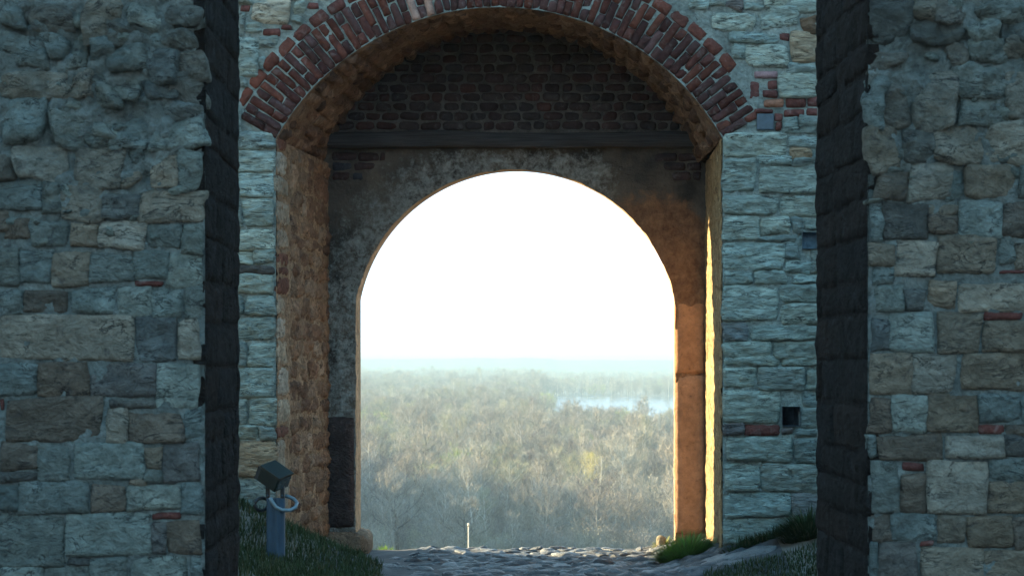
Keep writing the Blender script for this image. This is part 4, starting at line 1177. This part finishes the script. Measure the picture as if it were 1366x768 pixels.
# the rest of the wood, one mass
pts, rots, scs, kds = [], [], [], []
Y = 330.0
while Y < 5400:
    sp = 8.2 if Y < 1200 else (12 if Y < 2400 else 22)
    mg = 60 if Y < 900 else 40
    x0, x1 = (482 - 683) * Y / F * 1.12 - mg, (900 - 683) * Y / F * 1.12 + mg
    x = x0 + rs.uniform(0, sp)
    while x < x1:
        xx, yy = x + rs.uniform(-.4, .4) * sp, Y + rs.uniform(-.4, .4) * sp
        x += sp * rs.uniform(.7, 1.3)
        inl, inr = (468 - 683) * yy / F - 3, (914 - 683) * yy / F + 3
        if yy < 462 and inl < xx < inr: continue
        if 940 < yy < 2125 and xx > bank_x(yy) - 4: continue
        if xx < -62 and yy < 560: continue
        dens = noise.noise(Vector((xx / 60, yy / 120, 2)))
        zone = noise.noise(Vector((xx / 45, yy / 160, 7)))
        if dens < -0.45 and rs.random() < 0.6: continue
        pts.append((xx, yy, gz(xx, yy)))
        rots.append((0, 0, rs.uniform(0, 6.28)))
        big = 1.0 + 0.35 * smooth(1200, 2600, yy) * (xx < bank_x(min(yy, 2100)))
        scs.append(rs.choice([.55, .7, .82, .82, .95, 1.1]) * rs.uniform(.92, 1.08) * (1 + 0.25 * dens) * big * (1 - 0.09 * smooth(560, 760, yy) * (1 - smooth(940, 1000, yy)) * smooth(5, 25, xx)))
        if zone > 0.30: kds.append(rs.choice([6, 6, 4, 0]))
        elif zone < -0.25: kds.append(rs.choice([3, 5, 1, 3]))
        elif noise.noise(Vector((xx / 30, yy / 90, 19))) > 0.12: kds.append(rs.choice([7, 7, 8, 4]))
        else: kds.append(rs.choice([0, 1, 2, 3, 4, 5, 0, 8]))
    Y += sp * (1.0 if Y < 1200 else 1.6)
for k in range(1100):           # undergrowth between the trunks
    yy = 325 + 300 * rs.random() ** 1.3
    xx = rs.uniform((455 - 683) * yy / F - 25, (925 - 683) * yy / F + 25)
    pts.append((xx, yy, gz(xx, yy))); rots.append((0, 0, rs.uniform(0, 6.28))); scs.append(rs.uniform(.5, 1.2)); kds.append(9)
print('front trees', nfront, 'mass', len(pts))
me = bpy.data.meshes.new('wood')
me.from_pydata(pts, [], [])
a_ = me.attributes.new('rot', 'FLOAT_VECTOR', 'POINT'); a_.data.foreach_set('vector', [c for r_ in rots for c in r_])
a_ = me.attributes.new('sc', 'FLOAT', 'POINT'); a_.data.foreach_set('value', scs)
a_ = me.attributes.new('kd', 'INT', 'POINT'); a_.data.foreach_set('value', kds)
wood = bpy.data.objects.new('wood', me); COL.objects.link(wood)
tag(wood, 'wide leafless wood covering the plain out to the horizon', 'wood', None, 'stuff')
ng = bpy.data.node_groups.new('scatter_trees', 'GeometryNodeTree')
ng.interface.new_socket('Geometry', in_out='INPUT', socket_type='NodeSocketGeometry')
ng.interface.new_socket('Geometry', in_out='OUTPUT', socket_type='NodeSocketGeometry')
gi, go = ng.nodes.new('NodeGroupInput'), ng.nodes.new('NodeGroupOutput')
iop = ng.nodes.new('GeometryNodeInstanceOnPoints')
ci = ng.nodes.new('GeometryNodeCollectionInfo')
ci.inputs['Collection'].default_value = kinds
ci.inputs['Separate Children'].default_value = True
ci.inputs['Reset Children'].default_value = True
def named(nm, dt):
    n_ = ng.nodes.new('GeometryNodeInputNamedAttribute'); n_.data_type = dt; n_.inputs['Name'].default_value = nm
    return n_.outputs['Attribute']
ng.links.new(gi.outputs[0], iop.inputs['Points'])
ng.links.new(ci.outputs[0], iop.inputs['Instance'])
iop.inputs['Pick Instance'].default_value = True
ng.links.new(named('kd', 'INT'), iop.inputs['Instance Index'])
ng.links.new(named('rot', 'FLOAT_VECTOR'), iop.inputs['Rotation'])
ng.links.new(named('sc', 'FLOAT'), iop.inputs['Scale'])
ng.links.new(iop.outputs[0], go.inputs[0])
md = wood.modifiers.new('scatter', 'NODES'); md.node_group = ng

# ------------------------------------------------------------------ hazy air
def haze_box():
    x0, x1, y0, y1, z0, z1 = -7200, 7200, -60, 9100, -42, 30
    v_ = [(x, y, z) for z in (z0, z1) for y in (y0, y1) for x in (x0, x1)]
    f_ = [(0, 1, 3, 2), (4, 6, 7, 5), (0, 4, 5, 1), (2, 3, 7, 6), (0, 2, 6, 4), (1, 5, 7, 3)]
    m = bpy.data.materials.new('haze_air'); m.use_nodes = True
    N, L = m.node_tree.nodes, m.node_tree.links
    N.remove(N['Principled BSDF'])
    pv_ = N.new('ShaderNodeVolumePrincipled')
    pv_.inputs['Color'].default_value = (0.30, 0.39, 0.45, 1)
    pv_.inputs['Density'].default_value = 0.00031
    L.new(pv_.outputs[0], N['Material Output'].inputs['Volume'])
    o = mesh_obj('haze', v_, [f[::-1] for f in f_], m, None, False)
    tag(o, 'pale haze lying over the plain', 'haze', None, 'stuff')
haze_box()
